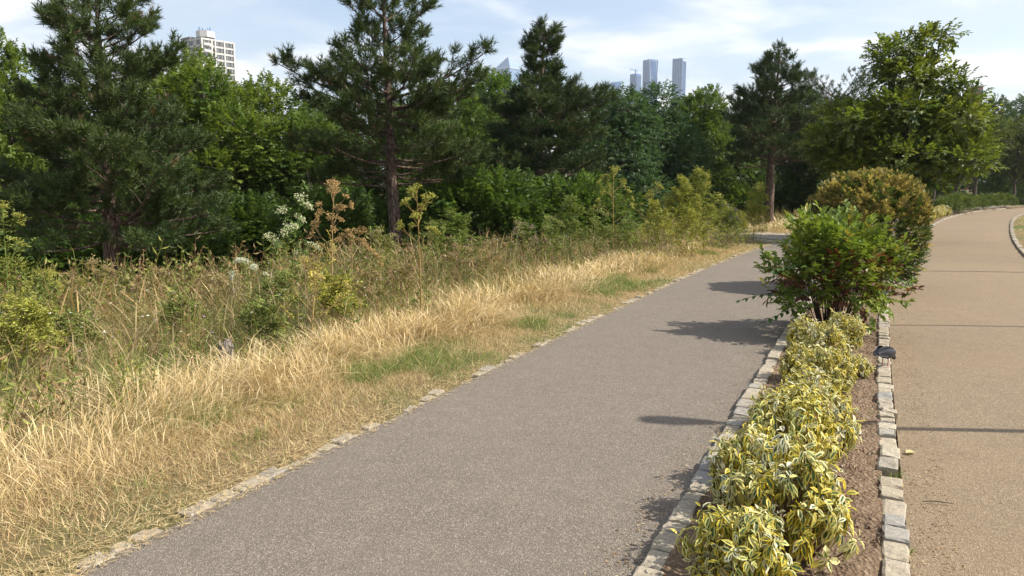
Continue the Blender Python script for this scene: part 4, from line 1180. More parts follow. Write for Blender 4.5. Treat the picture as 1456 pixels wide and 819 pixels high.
def tall_weed(name, loc, H, seed, label, cat, group, scol, ucol, nb=7, ur=0.10, spread=0.5, leaves=0, lcol=(0.16, 0.19, 0.04), low=0.35, dot=0.009, lean=0.08, rays=11):
    rg = np.random.default_rng(seed)
    r = empty(name, loc); setp(r, label, cat, group)
    sb = Batch(); s = np.linspace(0, 1, 7)
    ln = rg.normal(size=2) * lean
    C = np.stack([ln[0] * H * s * s, ln[1] * H * s * s, H * s - 0.03], 1)
    v, f = tubes(C[None], np.linspace(0.011, 0.004, 7)[None] * (0.6 + 0.3 * H), 5); sb.add(v, f, scol)
    segs = [(C[2], C[-1])]
    ends = [(C[-1], norm(C[-1] - C[-2]), ur * 1.1)]
    for i in range(nb):
        q = low + (0.97 - low) * (i + rg.random() * 0.7) / nb; p0 = np.array([np.interp(q, s, C[:, k]) for k in range(3)])
        a = i * 2.4 + rg.random(); L = spread * H * (1.05 - q) * rg.uniform(0.7, 1.2) + 0.10
        d = norm(np.array([math.cos(a), math.sin(a), 0.95])); e = p0 + d * L; mid = p0 + d * L * 0.5 + np.array([math.cos(a), math.sin(a), 0]) * L * 0.1
        v, f = tubes(np.stack([p0, mid, e])[None], np.array([[0.005, 0.004, 0.003]]), 4); sb.add(v, f, scol)
        ends.append((e, norm(d + np.array([0, 0, 0.4])), ur * rg.uniform(0.6, 1.0))); segs.append((p0, e))
        for j in range(2):
            dd = norm(d + rg.normal(size=3) * 0.6); ee = mid + dd * L * rg.uniform(0.3, 0.55)
            v, f = tubes(np.stack([mid, (mid + ee) / 2, ee])[None], np.array([[0.003, 0.003, 0.002]]), 3); sb.add(v, f, scol)
            ends.append((ee, norm(dd + np.array([0, 0, 0.4])), ur * rg.uniform(0.45, 0.8))); segs.append((mid, ee))
    st_ = sb.build('stem', M['weed'], r, smooth=True)
    for (e, ax, rad) in ends:
        ub = Batch(); umbel(ub, e, ax, rad, rays, ucol, rg, 4, dot); ub.build('flower_head', M['weed'], st_)
    if leaves:
        k = leaves; q = rg.random(k) ** 0.8; a = rg.random(k) * 6.28; rad = spread * H * 0.75 * np.sin(np.clip(0.25 + q * 2.6, 0, 3.0)) * np.sqrt(rg.random(k))
        P = np.stack([np.cos(a) * rad + ln[0] * H * q * q, np.sin(a) * rad + ln[1] * H * q * q, 0.06 + q * H * 0.97], 1)
        SG = np.array(segs)[rg.integers(0, len(segs), k)]; on = (rg.random(k) < 0.72)[:, None]
        P = np.where(on, SG[:, 0] + (SG[:, 1] - SG[:, 0]) * rg.random((k, 1)) + rg.normal(size=(k, 3)) * 0.035, P * np.array([1, 1, 0.62]))
        X = norm(np.stack([np.cos(a), np.sin(a), np.full(k, 0.7)], 1) + rg.normal(size=(k, 3)) * 0.5)
        col = np.array(lcol) * rg.uniform(0.65, 1.35, (k, 1)) * np.array([1, 1, 1])
        lb = Batch(); pick(WEED_SPR, lb, P, X, rg.uniform(0.7, 1.2, k), col, rg, up=(0, 0, 1)); lb.build('foliage', M['weed'], r)
    return r
WEED_SPR = [leaf_spray(180 + k, n=8, L=0.05, w=0.42, axis_len=0.14, base=LEAF4, droop=0.1, spread=1.1) for k in range(4)]
TAN = (0.42, 0.29, 0.12); PALE = (0.60, 0.62, 0.40); YG = (0.36, 0.36, 0.07); DRY = (0.36, 0.25, 0.12); GRN = (0.13, 0.18, 0.04)
def at_px(px, d): x = lat(px, d); return (x, d, gz1(x, d))
def weed_px(px, d, top_py, **kw):
    l = at_px(px, d); return tall_weed(loc=l, H=zpx(top_py, d) - l[2], **kw)
GW = 'tall seeding weeds standing above the grass'
weed_px(470, 9.6, 262, name='dried_hogweed', seed=1, label='tall dried brown seeding weed left of the central pine trunk', cat='weed', group=GW, scol=DRY, ucol=TAN, nb=8, ur=0.085, spread=0.32, low=0.5, dot=0.013, rays=13)
weed_px(500, 9.9, 330, name='dried_hogweed', seed=2, label='shorter dried weed with side heads spreading right of the tall brown one', cat='weed', group=GW, scol=DRY, ucol=TAN, nb=6, ur=0.08, spread=0.5, low=0.4, dot=0.012)
weed_px(410, 9.2, 282, name='white_hogweed', seed=3, label='pale green weed with whitish flat flower heads left of the brown one', cat='weed', group=GW, scol=GRN, ucol=PALE, nb=6, ur=0.085, spread=0.36, leaves=60, low=0.45, dot=0.012, lcol=(0.10, 0.17, 0.04))
weed_px(352, 10.2, 372, name='white_hogweed', seed=4, label='low weed with white flower heads in the meadow, before the bright tree', cat='weed', group=GW, scol=GRN, ucol=(0.58, 0.60, 0.46), nb=5, ur=0.065, spread=0.5, low=0.45, dot=0.012)
weed_px(598, 8.6, 268, name='yellow_hogweed', seed=5, label='slender single-stemmed yellowing weed right of the central pine trunk', cat='weed', group=GW, scol=(0.33, 0.23, 0.08), ucol=YG, nb=7, ur=0.075, spread=0.30, low=0.55, dot=0.012, lean=0.02)
weed_px(440, 7.4, 352, name='yellow_hogweed', seed=6, label='thin straw-stemmed weed with yellow leaves in front of the brown one', cat='weed', group=GW, scol=(0.42, 0.31, 0.12), ucol=(0.46, 0.38, 0.14), nb=6, ur=0.06, spread=0.4, leaves=30, lcol=(0.36, 0.30, 0.06), low=0.3)
weed_px(8, 8.3, 292, name='green_hogweed', seed=7, label='branching green seeding weed at the left edge', cat='weed', group=GW, scol=GRN, ucol=YG, nb=7, ur=0.08, spread=0.45, leaves=70, low=0.3)
weed_px(52, 8.8, 372, name='green_hogweed', seed=8, label='bushy yellow-green weed beside the one at the left edge', cat='weed', group=GW, scol=GRN, ucol=YG, nb=8, ur=0.09, spread=0.6, leaves=120, low=0.3)
weed_px(-15, 7.0, 420, name='green_hogweed', seed=9, label='low yellow-green weed cut by the left edge', cat='weed', group=GW, scol=GRN, ucol=YG, nb=8, ur=0.08, spread=0.6, leaves=120, low=0.3)
weed_px(655, 12.5, 300, name='leafy_weed', seed=10, label='green leafy weed just left of the spired pine foot', cat='weed', group=GW, scol=GRN, ucol=(0.24, 0.27, 0.06), nb=7, ur=0.07, spread=0.45, leaves=272, low=0.3, lcol=(0.12, 0.17, 0.03))
weed_px(810, 15.0, 285, name='leafy_weed', seed=11, label='bushy green weed below the spired pine', cat='weed', group=GW, scol=GRN, ucol=(0.26, 0.28, 0.06), nb=8, ur=0.08, spread=0.5, leaves=408, low=0.3, lcol=(0.13, 0.18, 0.035))
weed_px(872, 15.5, 240, name='yellow_hogweed', seed=12, label='tall yellow weed with open arms before the drooping blue-green tree', cat='weed', group=GW, scol=(0.36, 0.27, 0.09), ucol=YG, nb=9, ur=0.085, spread=0.42, leaves=60, low=0.45, dot=0.014)
weed_px(912, 16.5, 262, name='yellow_hogweed', seed=13, label='slim yellow weed between the open-armed one and the big clump', cat='weed', group=GW, scol=(0.33, 0.26, 0.08), ucol=YG, nb=6, ur=0.08, spread=0.3, leaves=40, low=0.45, dot=0.014)
weed_px(962, 17.0, 256, name='fennel_clump', seed=14, label='yellow-green clump of tall weeds, left stem group', cat='weed', group=GW, scol=(0.20, 0.22, 0.05), ucol=YG, nb=12, ur=0.09, spread=0.45, leaves=782, low=0.25, dot=0.015, lcol=(0.25, 0.27, 0.05))
weed_px(1002, 17.4, 244, name='fennel_clump', seed=15, label='tallest yellow-green weed clump at the end of the meadow', cat='weed', group=GW, scol=(0.20, 0.22, 0.05), ucol=YG, nb=12, ur=0.09, spread=0.42, leaves=782, low=0.25, dot=0.015, lcol=(0.23, 0.26, 0.05))
weed_px(1035, 18.6, 292, name='fennel_clump', seed=16, label='low green weed clump with purple tips beside the tallest yellow one', cat='weed', group=GW, scol=GRN, ucol=(0.28, 0.20, 0.24), nb=8, ur=0.06, spread=0.5, leaves=442, low=0.3, lcol=(0.12, 0.16, 0.04))
weed_px(1072, 20.5, 262, name='fennel_clump', seed=17, label='yellow-green weed clump left of the cone-shaped pine trunk', cat='weed', group=GW, scol=(0.22, 0.2, 0.05), ucol=YG, nb=9, ur=0.09, spread=0.34, leaves=544, low=0.25, dot=0.016, lcol=(0.26, 0.27, 0.05))
weed_px(745, 13.5, 318, name='leafy_weed', seed=18, label='mid-height weed with grey seed heads right of the central pine', cat='weed', group=GW, scol=DRY, ucol=(0.36, 0.30, 0.2), nb=7, ur=0.07, spread=0.5, leaves=80, low=0.35)
weed_px(540, 11.5, 330, name='leafy_weed', seed=19, label='low tangled weed at the foot of the central pine', cat='weed', group=GW, scol=DRY, ucol=(0.38, 0.33, 0.16), nb=8, ur=0.07, spread=0.6, leaves=120, low=0.3)
weed_px(700, 11.0, 345, name='leafy_weed', seed=20, label='straggling brown weed above the green tuft in the golden grass', cat='weed', group=GW, scol=DRY, ucol=(0.34, 0.25, 0.12), nb=8, ur=0.06, spread=0.55, leaves=60, low=0.3, lcol=(0.2, 0.18, 0.06))
rgw = random.Random(17)
for i, (px, d, ty, kind, lab) in enumerate((
        (935, 15.2, 292, 'y', 'short yellow-green weed in front of the left clump'), (845, 14.2, 300, 'g', 'bushy green weed left of the open-armed yellow weed'),
        (890, 14.4, 318, 'g', 'low green weed at the foot of the open-armed yellow weed'), (985, 16.2, 300, 'y', 'low yellow weed before the tallest clump'),
        (1050, 19.4, 300, 'y', 'small yellowing weed between the low green clump and the pine trunk'), (775, 13.6, 312, 'g', 'green weed below the spired pine, left of the bushy one'),
        (625, 12.0, 318, 'g', 'green weed right of the single-stemmed yellowing one'), (300, 9.8, 392, 'd', 'low dry weed in the left meadow before the dark pine'),
        (395, 8.6, 395, 'g', 'green weed in the meadow below the whitish flower heads'), (525, 9.2, 392, 'd', 'dry brown weed in the meadow below the tall brown one'),
        (570, 9.8, 380, 'd', 'dry tangled weed in the meadow left of the yellowing stem'), (215, 9.5, 385, 'd', 'dry weed in the meadow under the broad pine'),
        (130, 9.0, 372, 'd', 'tall dry grass-like weed left of the broad pine trunk'), (30, 6.6, 440, 'y', 'yellow-green weed in the near left meadow'), (100, 7.2, 450, 'g', 'leafy green weed in the near left meadow beside the yellow one'),
        (255, 8.0, 430, 'g', 'leafy green weed behind the grey stump'), (375, 7.6, 440, 'g', 'leafy green weed right of the grey stump'), (480, 8.3, 400, 'y', 'yellowing leafy weed under the tall brown one'), (650, 11.2, 352, 'd', 'greyish dry weed above the golden grass near the green tuft'))):
    c = {'y': ((0.24, 0.23, 0.05), YG, (0.26, 0.27, 0.05), 260), 'g': (GRN, (0.26, 0.28, 0.08), (0.15, 0.19, 0.04), 130), 'd': (DRY, (0.36, 0.27, 0.13), (0.22, 0.19, 0.07), 60)}[kind]
    weed_px(px, d, ty, name={'y': 'yellow_weed', 'g': 'leafy_weed', 'd': 'dry_weed'}[kind], seed=300 + i, label=lab, cat='weed', group=GW, scol=c[0], ucol=c[1], nb=7, ur=0.065, spread=0.5, leaves=c[3], low=0.3, lcol=c[2], dot=0.011)
print('WEEDS DONE', sum(len(m.polygons) for m in bpy.data.meshes))

# ------------------------------------------------------------------ distant buildings
M['tower_white'] = plain_mat('white_concrete', (0.50, 0.50, 0.49), 0.8, 0.2, 0.10, 0.6)
M['tower_brown'] = plain_mat('brown_panel', (0.21, 0.19, 0.185), 0.8, 0.2, 0.12, 0.8)
M['dark_glass'] = plain_mat('dark_window', (0.09, 0.10, 0.115), 0.25, 0.5, 0.2, 0.5)
M['blue_glass'] = plain_mat('blue_glass', (0.04, 0.125, 0.31), 0.35, 0.5, 0.15, 0.05)
M['pale_panel'] = plain_mat('pale_cladding', (0.36, 0.43, 0.52), 0.6, 0.3, 0.08, 0.05)
M['grey_panel'] = plain_mat('grey_cladding', (0.14, 0.23, 0.37), 0.6, 0.3, 0.1, 0.05)
M['brick'] = plain_mat('red_brick', (0.30, 0.13, 0.09), 0.9, 0.2, 0.15, 0.6)
def boxobj(name, x0, x1, y0, y1, z0, z1, mat, parent):
    V, F = box_vf(x0, x1, y0, y1, z0, z1); return mk(name, V, F, mat, parent)
def box_mesh(name, dx, dy, dz, mat):
    V, F = box_vf(-dx / 2, dx / 2, -dy / 2, dy / 2, -dz / 2, dz / 2); return mesh_data(name, V, F, mat)

def tower_block():
    d = 350.0; W = 16.4
    top = zpx(53, d)
    r = empty('tower_block', (lat(297, d), d, -1.2), R(90 - 36.7)); setp(r, 'white and brown high-rise tower block with a rooftop plant room behind the trees', 'tower block')
    # local x runs along the right face, local y along the left face, near corner at the origin
    H = top + 1.2
    boxobj('wall', 0.35, W, 0.35, W, 0, H, M['tower_brown'], r)
    fh = 2.85; nf = 10
    band_x = box_mesh('floor_band', W + 0.3, 0.5, 0.75, M['tower_white']); band_y = box_mesh('floor_band', 0.5, W + 0.3, 0.75, M['tower_white'])
    for k in range(nf):
        z = H - k * fh - 0.35
        link('floor_band', band_x, r, (W / 2 + 0.45, 0.25, z)); link('floor_band', band_y, r, (0.25, W / 2 + 0.47, z - 0.004))
    pier = box_mesh('pier', 0.7, 0.7, nf * fh, M['tower_white'])
    for q in (0.32, 5.2, 6.9, 11.5, W): link('pier', pier, r, (q + 0.013, 0.152, H - nf * fh / 2 - 0.02)); 
    for q in (4.2, 5.4, 10.6, W): link('pier', pier, r, (0.148, q + 0.01, H - nf * fh / 2 - 0.03))
    win_x = box_mesh('window', 1.9, 0.3, 1.35, M['dark_glass']); win_y = box_mesh('window', 0.3, 1.9, 1.35, M['dark_glass'])
    fr_x = box_mesh('frame', 0.12, 0.34, 1.5, M['tower_white']); fr_y = box_mesh('frame', 0.34, 0.12, 1.5, M['tower_white'])
    for k in range(nf):
        z = H - k * fh - 1.65
        for q in (1.7, 3.9, 8.2, 10.3, 13.0, 15.2):
            w = link('window', win_x, r, (q, 0.33, z)); link('frame', fr_x, w, (0, -0.02, 0))
        for q in (1.6, 3.1, 7.0, 9.1, 12.3, 14.5):
            w = link('window', win_y, r, (0.33, q, z)); link('frame', fr_y, w, (-0.02, 0, 0))
    rail = box_mesh('balcony', 3.4, 1.1, 1.0, M['tower_white'])
    for k in range(1, nf): link('balcony', rail, r, (2.75, -0.15, H - k * fh + 0.25))
    # octagonal plant room with masts
    n = 8; a = (np.arange(n) + 0.5) * 2 * math.pi / n
    for z0, z1, rad, mat, nm in ((H, H + 1.2, 3.6, M['tower_brown'], 'plant_room_base'), (H + 1.2, H + 4.0, 4.1, M['tower_white'], 'plant_room')):
        V = np.concatenate([np.stack([6.2 + rad * np.cos(a), 6.2 + rad * np.sin(a), np.full(n, z)], 1) for z in (z0, z1)])
        F = [np.array([[i, (i + 1) % n, n + (i + 1) % n, n + i] for i in range(n)]), np.array([list(range(n, 2 * n))])]
        mk(nm, V, F, mat, r)
    rg = random.Random(3)
    for k in range(13):
        an = rg.random() * 6.28; q = rg.uniform(1.5, 3.5); hh = rg.uniform(0.8, 1.9)
        boxobj('antenna', 6.2 + q * math.cos(an) - 0.13, 6.2 + q * math.cos(an) + 0.13, 6.2 + q * math.sin(an) - 0.13, 6.2 + q * math.sin(an) + 0.13, H + 4.0, H + 4.0 + hh, M['grey_panel'], r)
    boxobj('parapet', 0.1, 4.0, 9.0, W + 0.3, H + 0.02, H + 1.3, M['tower_brown'], r)
tower_block()

def glass_tower(pl, pm, pr, top_py, d, label, left_mat, right_mat, wavy=False, slant=0.0, crane=False, ribs=6):
    """near corner seen at pm, left face to pl, right face to pr"""
    k = d / FPX; wl = max((pm - pl) * k, 2); wr = max((pr - pm) * k, 2)
    W = math.hypot(wl, wr); th = math.atan2(wr, wl)
    top = zpx(top_py, d); H = top + 1.2
    r = empty('glass_tower', (lat(pm, d), d, -1.2), math.pi / 2 - th); setp(r, label, 'skyscraper', 'skyscrapers on the horizon')
    V, F = box_vf(0, W, 0, W, 0, H)
    V[:, 2] += np.where(V[:, 2] > 1, slant * (V[:, 0] - V[:, 1]), 0)
    mk('core', V, F, left_mat, r)
    if right_mat is not left_mat: boxobj('facade', 0.3, W - 0.3, -0.8, -0.02, 0, H - 1.5, right_mat, r)
    n = ribs
    rib_l = box_mesh('mullion', 1.0, 0.9, H * 0.98, M['grey_panel']); rib_r = box_mesh('mullion', 0.9, 1.0, H * 0.98, M['blue_glass'] if right_mat is not left_mat else M['grey_panel'])
    for i in range(n):
        q = W * (i + 0.5) / n
        link('mullion', rib_l, r, (-0.3, q, H * 0.49))
        if not wavy: link('mullion', rib_r, r, (q, -1.0, H * 0.49))
    if wavy:
        for i in range(7):
            z = np.linspace(H * 0.45, H - 2, 40); x = W * (i + 0.5) / 7 + np.sin(z / 17 + i * 0.9) * W * 0.075
            x = np.clip(x, 0.8, W - 0.8)
            P = []
            for xx, zz_ in zip(x, z): P += [(xx - 0.8, -1.6, zz_), (xx + 0.8, -1.6, zz_), (xx + 0.8, -0.7, zz_), (xx - 0.8, -0.7, zz_)]
            ix = np.arange(160).reshape(40, 4); a = ix[:-1]; b_ = ix[1:]
            mk('wavy_fin', np.array(P), np.stack([a, np.roll(a, -1, 1), np.roll(b_, -1, 1), b_], -1).reshape(-1, 4), M['blue_glass'], r)
    band = box_mesh('floor_band', W + 0.6, W + 0.6, 1.4, M['grey_panel'])
    for i in range(3): link('floor_band', band, r, (W / 2, W / 2, H * (0.55 + 0.16 * i)))
    if crane:
        boxobj('crane_mast', W / 2 - 0.9, W / 2 + 0.9, W / 2 - 0.9, W / 2 + 0.9, H, H + 9, M['grey_panel'], r)
        j = boxobj('crane_jib', -9, 13, W / 2 - 0.7, W / 2 + 0.7, H + 7, H + 8.4, M['grey_panel'], r)
    return r
glass_tower(953, 965, 972.5, 82.5, 1500, 'right one of the slim towers, blue left face and pale right face', M['blue_glass'], M['pale_panel'])
glass_tower(912.5, 919, 932, 84, 1520, 'slim tower with a pale facade of wavy diagonal fins', M['blue_glass'], M['pale_panel'], wavy=True)
glass_tower(894, 901, 909, 104.5, 1480, 'shorter blue tower topped by a small crane', M['blue_glass'], M['blue_glass'], crane=True)
glass_tower(863, 869, 881, 116.5, 1460, 'lowest blue tower just above the tree tops', M['blue_glass'], M['blue_glass'], slant=0.12)
glass_tower(676, 681, 690, 103.5, 1450, 'blue tower seen under the tip of the central pine branch', M['blue_glass'], M['blue_glass'])
def pyramid_tower():
    d = 1550.0; k = d / FPX; w = 34.5 * k / math.sqrt(2) ; top = zpx(97, d); apex = zpx(80.5, d)
    r = empty('pyramid_tower', (lat(722.5, d), d, -1.2), R(45 + 8)); setp(r, 'pale tower with a pyramid roof rising behind the trees', 'skyscraper', 'skyscrapers on the horizon')
    h = w / 2; H = top + 1.2; A = apex + 1.2
    boxobj('core', -h, h, -h, h, 0, H - 3, M['grey_panel'], r)
    boxobj('cornice', -h - 0.8, h + 0.8, -h - 0.8, h + 0.8, H - 3, H, M['pale_panel'], r)
    V = np.array([(-h, -h, H), (h, -h, H), (h, h, H), (-h, h, H), (0, 0, A)]); F = [np.array([(0, 1, 4), (1, 2, 4), (2, 3, 4), (3, 0, 4)])]
    mk('roof', V, F, M['grey_panel'], r)
    for i in range(1, 5):
        f = i / 5.2; q = h * (1 - f) + 0.35; z = H + (A - H) * f
        boxobj('roof_band', -q, q, -q, q, z - 0.5, z + 0.5, M['pale_panel'], r)
pyramid_tower()
def brick_block():
    d = 300.0; k = d / FPX
    r = empty('brick_block', (lat(1379, d), d, -1.2), 0); setp(r, 'red brick block with a white roof edge above the trees near the right', 'building')
    H = zpx(124, d) + 1.2; w = 15 * k
    boxobj('wall', -w / 2, w / 2, 0, w, 0, H, M['brick'], r); boxobj('roof_edge', -w / 2 - 0.2, w / 2 + 0.2, -0.2, w + 0.2, H, H + 0.7, M['tower_white'], r)
    wn_ = box_mesh('window', 0.9, 0.3, 1.2, M['dark_glass'])
    for kx in (-1.2, 0.4, 1.6):
        for kz in range(6): link('window', wn_, r, (kx, -0.05, H - 1.6 - 2.8 * kz))
brick_block()

# ------------------------------------------------------------------ bird on the kerb
def pigeon():
    d = 6.25; p = kat(float(np.interp(d, KC[:, 1], KS) - S0), -0.06)
    r = empty('pigeon', (p[0], p[1], 0.062), R(38)); setp(r, 'dark slate grey bird feeding on the kerb stones beside the bed', 'bird')
    # local +x is forward: tail tip ... body ... neck ... head lowered
    ST = [(-0.185, 0.118, 0.012, 0.004), (-0.15, 0.120, 0.024, 0.007), (-0.11, 0.124, 0.030, 0.016), (-0.07, 0.124, 0.044, 0.034), (-0.02, 0.120, 0.056, 0.050), (0.03, 0.114, 0.058, 0.055),
          (0.07, 0.108, 0.050, 0.050), (0.10, 0.098, 0.038, 0.038), (0.125, 0.082, 0.026, 0.027), (0.142, 0.064, 0.021, 0.021), (0.155, 0.052, 0.020, 0.019), (0.166, 0.043, 0.013, 0.012), (0.171, 0.039, 0.004, 0.004)]
    n = 14; V = []; 
    C = np.array([(x, 0, z) for x, z, a, b_ in ST]); T = norm(np.gradient(C, axis=0))
    for i, (x, z, a, b_) in enumerate(ST):
        up = norm(np.cross(T[i], [0, 1.0, 0])) * -1
        if up[2] < 0 and i < 8: up = -up
        for j in range(n):
            q = 2 * math.pi * j / n; V.append(C[i] + np.array([0, 1.0, 0]) * a * math.cos(q) + np.array([-T[i][2], 0, T[i][0]]) * b_ * math.sin(q))
    ix = np.arange(len(V)).reshape(len(ST), n); a = ix[:-1]; b_ = ix[1:]
    F = [np.stack([a, np.roll(a, -1, 1), np.roll(b_, -1, 1), b_], -1).reshape(-1, 4), np.array([list(ix[0][::-1])]), np.array([list(ix[-1])])]
    mt = plain_mat('slate_feathers', (0.034, 0.037, 0.047), 0.45, 0.4, 0.35, 40)
    mw = plain_mat('wing_feathers', (0.028, 0.031, 0.042), 0.5, 0.35, 0.35, 60)
    ml = plain_mat('pink_leg', (0.34, 0.10, 0.08), 0.6, 0.3, 0.1, 40)
    mb = plain_mat('beak_horn', (0.06, 0.055, 0.05), 0.5, 0.4)
    mk('body', np.array(V), F, mt, r, smooth=True)
    for sg in (-1, 1):
        # folded wing: a thin shell hugging the flank, ending in a point over the tail
        W = []; m = 9
        for i in range(m):
            t = i / (m - 1); x = 0.075 - 0.235 * t; hh = 0.040 * math.sin(math.pi * min(0.12 + t * 0.85, 1)) ** 0.7 + 0.003
            for j in range(5):
                v = -1 + 2 * j / 4; bodyr = np.interp(x, [q[0] for q in ST], [q[2] for q in ST]); zc = np.interp(x, [q[0] for q in ST], [q[1] for q in ST]) + 0.012
                W.append((x, sg * (bodyr * math.sqrt(max(0.05, 1 - 0.55 * v * v)) + 0.006), zc + v * hh))
        ixw = np.arange(len(W)).reshape(m, 5)
        Wi = np.array(W); Win = Wi.copy(); Win[:, 1] -= sg * 0.008
        Fw = np.stack([ixw[:-1, :-1], ixw[1:, :-1], ixw[1:, 1:], ixw[:-1, 1:]], -1).reshape(-1, 4)
        border = list(ixw[:, 0]) + list(ixw[-1, 1:]) + list(ixw[::-1, 4][1:]) + list(ixw[0, ::-1][1:-1])
        rim = np.array([(border[k], border[(k + 1) % len(border)], border[(k + 1) % len(border)] + len(W), border[k] + len(W)) for k in range(len(border))])
        mk('wing', np.concatenate([Wi, Win]), np.concatenate([Fw, Fw[:, ::-1] + len(W), rim]), mw, r, smooth=True)
        lb = Batch(); s3 = np.array([[(0.01, sg * 0.022, 0.075), (0.012, sg * 0.023, 0.035), (0.004, sg * 0.024, 0.004)]])
        v, f = tubes(s3, np.array([[0.006, 0.0035, 0.0035]]), 6); lb.add(v, f)
        for an in (-0.5, 0, 0.5, math.pi):
            L = 0.03 if an != math.pi else 0.016
            v, f = tubes(np.array([[(0.004, sg * 0.024, 0.005), (0.004 + L * 0.5 * math.cos(an), sg * 0.024 + L * 0.5 * math.sin(an), 0.006), (0.004 + L * math.cos(an), sg * 0.024 + L * math.sin(an), 0.002)]]), np.array([[0.003, 0.0028, 0.001]]), 5); lb.add(v, f)
        lb.build('leg', ml, r, smooth=True)
        e = Batch(); v, f = tubes(np.array([[(0.153, sg * 0.0185, 0.056), (0.153, sg * 0.0205, 0.056), (0.153, sg * 0.0215, 0.056)]]), np.array([[0.004, 0.0035, 0.0005]]), 8); e.add(v, f); e.build('eye', ml, r)
    v, f = tubes(np.array([[(0.164, 0, 0.046), (0.175, 0, 0.035), (0.184, 0, 0.024)]]), np.array([[0.006, 0.004, 0.0008]]), 6); mk('beak', v, f, mb, r, smooth=True)
pigeon()

# ------------------------------------------------------------------ posts beside the road (their shadows cross it)
M['metal'] = plain_mat('painted_metal', (0.06, 0.065, 0.07), 0.5, 0.4, 0.1, 5)
def post(x, y, h, rad, label, name, head):
    r = empty(name, (x, y, 0.0)); setp(r, label, 'lamp post' if head else 'post', None)
    v, f = tubes(np.array([[(0, 0, -0.1), (0, 0, h * 0.5), (0, 0, h)]]), np.array([[rad, rad, rad * 0.85]]), 12); mk('pole', v, f, M['metal'], r, smooth=True)
    v, f = tubes(np.array([[(0, 0, 0), (0, 0, 0.02), (0, 0, 0.4), (0, 0, 0.45)]]), np.array([[rad * 2.2, rad * 1.8, rad * 1.6, rad * 1.0]]), 12); mk('base', v, f, M['metal'], r, smooth=True)
    if head:
        v, f = tubes(np.array([[(0, 0, h), (0, 0, h + 0.03), (0, 0, h + 0.30), (0, 0, h + 0.42), (0, 0, h + 0.46)]]), np.array([[rad, 0.055, 0.10, 0.085, 0.01]]), 14); mk('lamp_head', v, f, M['metal'], r, smooth=True)
sx = 1 / math.tan(SUN_EL)
post(0.98 + 3.9 * sx, 4.55, 3.55, 0.038, 'slim dark lamp post beside the road whose shadow crosses it nearest', 'lamp_post', True)
post(7.25, 8.15, 3.0, 0.024, 'thin dark pole beside the road casting the second shadow line', 'sign_pole', False)
post(9.95, 13.45, 3.4, 0.045, 'dark lamp post beside the road casting the furthest shadow line', 'lamp_post', True)

# ------------------------------------------------------------------ small things on the ground
rgD = np.random.default_rng(91)
def bits(n, s0, s1, tmean, tsd, cols, L, W, z, name, label, cat, clumpy=0.0, thick=0.3, mat='vcol', power=1.6):
    s = s0 + (s1 - s0) * rgD.random(n) ** power; t = tmean + tsd * (rgD.random(n) if isinstance(tsd, float) and tsd > 0 else rgD.normal(size=n))
    P = kat(s, 0.0) + (kat(s, 1.0) - kat(s, 0.0)) * t[:, None]
    if clumpy:
        keep = rgD.random(n) < np.clip((vnoise(P[:, 0], P[:, 1], 2.2, 71) - 0.42) * 4, 0.06, 1) ** clumpy; P = P[keep]
    k = len(P); zz_ = np.full(k, z) if np.isscalar(z) else z(P)
    a = rgD.random(k) * 6.28; X = norm(np.stack([np.cos(a), np.sin(a), rgD.normal(size=k) * 0.12], 1)); X, Y, Z = frames(X, rgD, (0, 0, 1))
    T = (np.array([(-0.5, 0, 0), (0, 0.5, 0.25), (0.5, 0, 0.05), (0, -0.5, 0.2), (0, 0, 0.75)], float), [np.array([(0, 1, 4), (1, 2, 4), (2, 3, 4), (3, 0, 4)])], None, None)
    l = L * rgD.uniform(0.5, 1.5, k); S3 = np.stack([l, W * rgD.uniform(0.5, 1.4, k), np.minimum(l, W) * thick], 1)
    b = Batch(); b.add(*scatter(T, np.column_stack([P, zz_]), X, Y, Z, S3, np.array(cols)[rgD.integers(0, len(cols), k)] * rgD.uniform(0.7, 1.25, (k, 1))))
    o = b.build(name, M[mat]); setp(o, label, cat, kind='stuff'); return o
BR = [(0.20, 0.115, 0.055), (0.28, 0.17, 0.08), (0.14, 0.085, 0.05), (0.36, 0.26, 0.14)]
bits(11000, 1.8, 30, 0.02, 2.2, BR[:3], 0.008, 0.005, 0.013, 'leaf_litter', 'fine brown leaf litter lying in drifts on the tan road', 'litter', clumpy=1.0)
bits(2600, 1.8, 16, 0.0, 0.22, BR, 0.014, 0.007, 0.006, 'kerb_litter', 'brown chaff gathered along the road side of the kerb', 'litter')
bits(5200, 1.6, 15, T_BED_L, 0.78, [(0.19, 0.12, 0.075), (0.27, 0.19, 0.13), (0.12, 0.075, 0.05), (0.34, 0.27, 0.2)], 0.022, 0.018, 0.026, 'soil_clods', 'crumbly brown soil clods and stones in the planting bed', 'soil', thick=0.9)
bits(900, 1.6, 12, T_BED_L, 0.78, [(0.42, 0.33, 0.22), (0.3, 0.21, 0.13)], 0.045, 0.007, 0.036, 'wood_chips', 'pale twigs and chips scattered on the bed soil', 'chips', thick=0.5)
bits(1500, 1.8, 16, T_PATH_R - 0.20, 0.2, BR + [(0.42, 0.34, 0.2)], 0.018, 0.006, 0.006, 'path_chaff', 'brown chaff along the bed side of the path', 'litter')
bits(13000, 1.6, 32, T_PATH_L - 0.24, 0.31, [(0.52, 0.40, 0.2), (0.60, 0.48, 0.27), (0.42, 0.31, 0.16)], 0.05, 0.004, 0.012, 'straw_litter', 'loose dry straw lying over the stone edging of the path', 'straw', mat='grass', power=1.4)
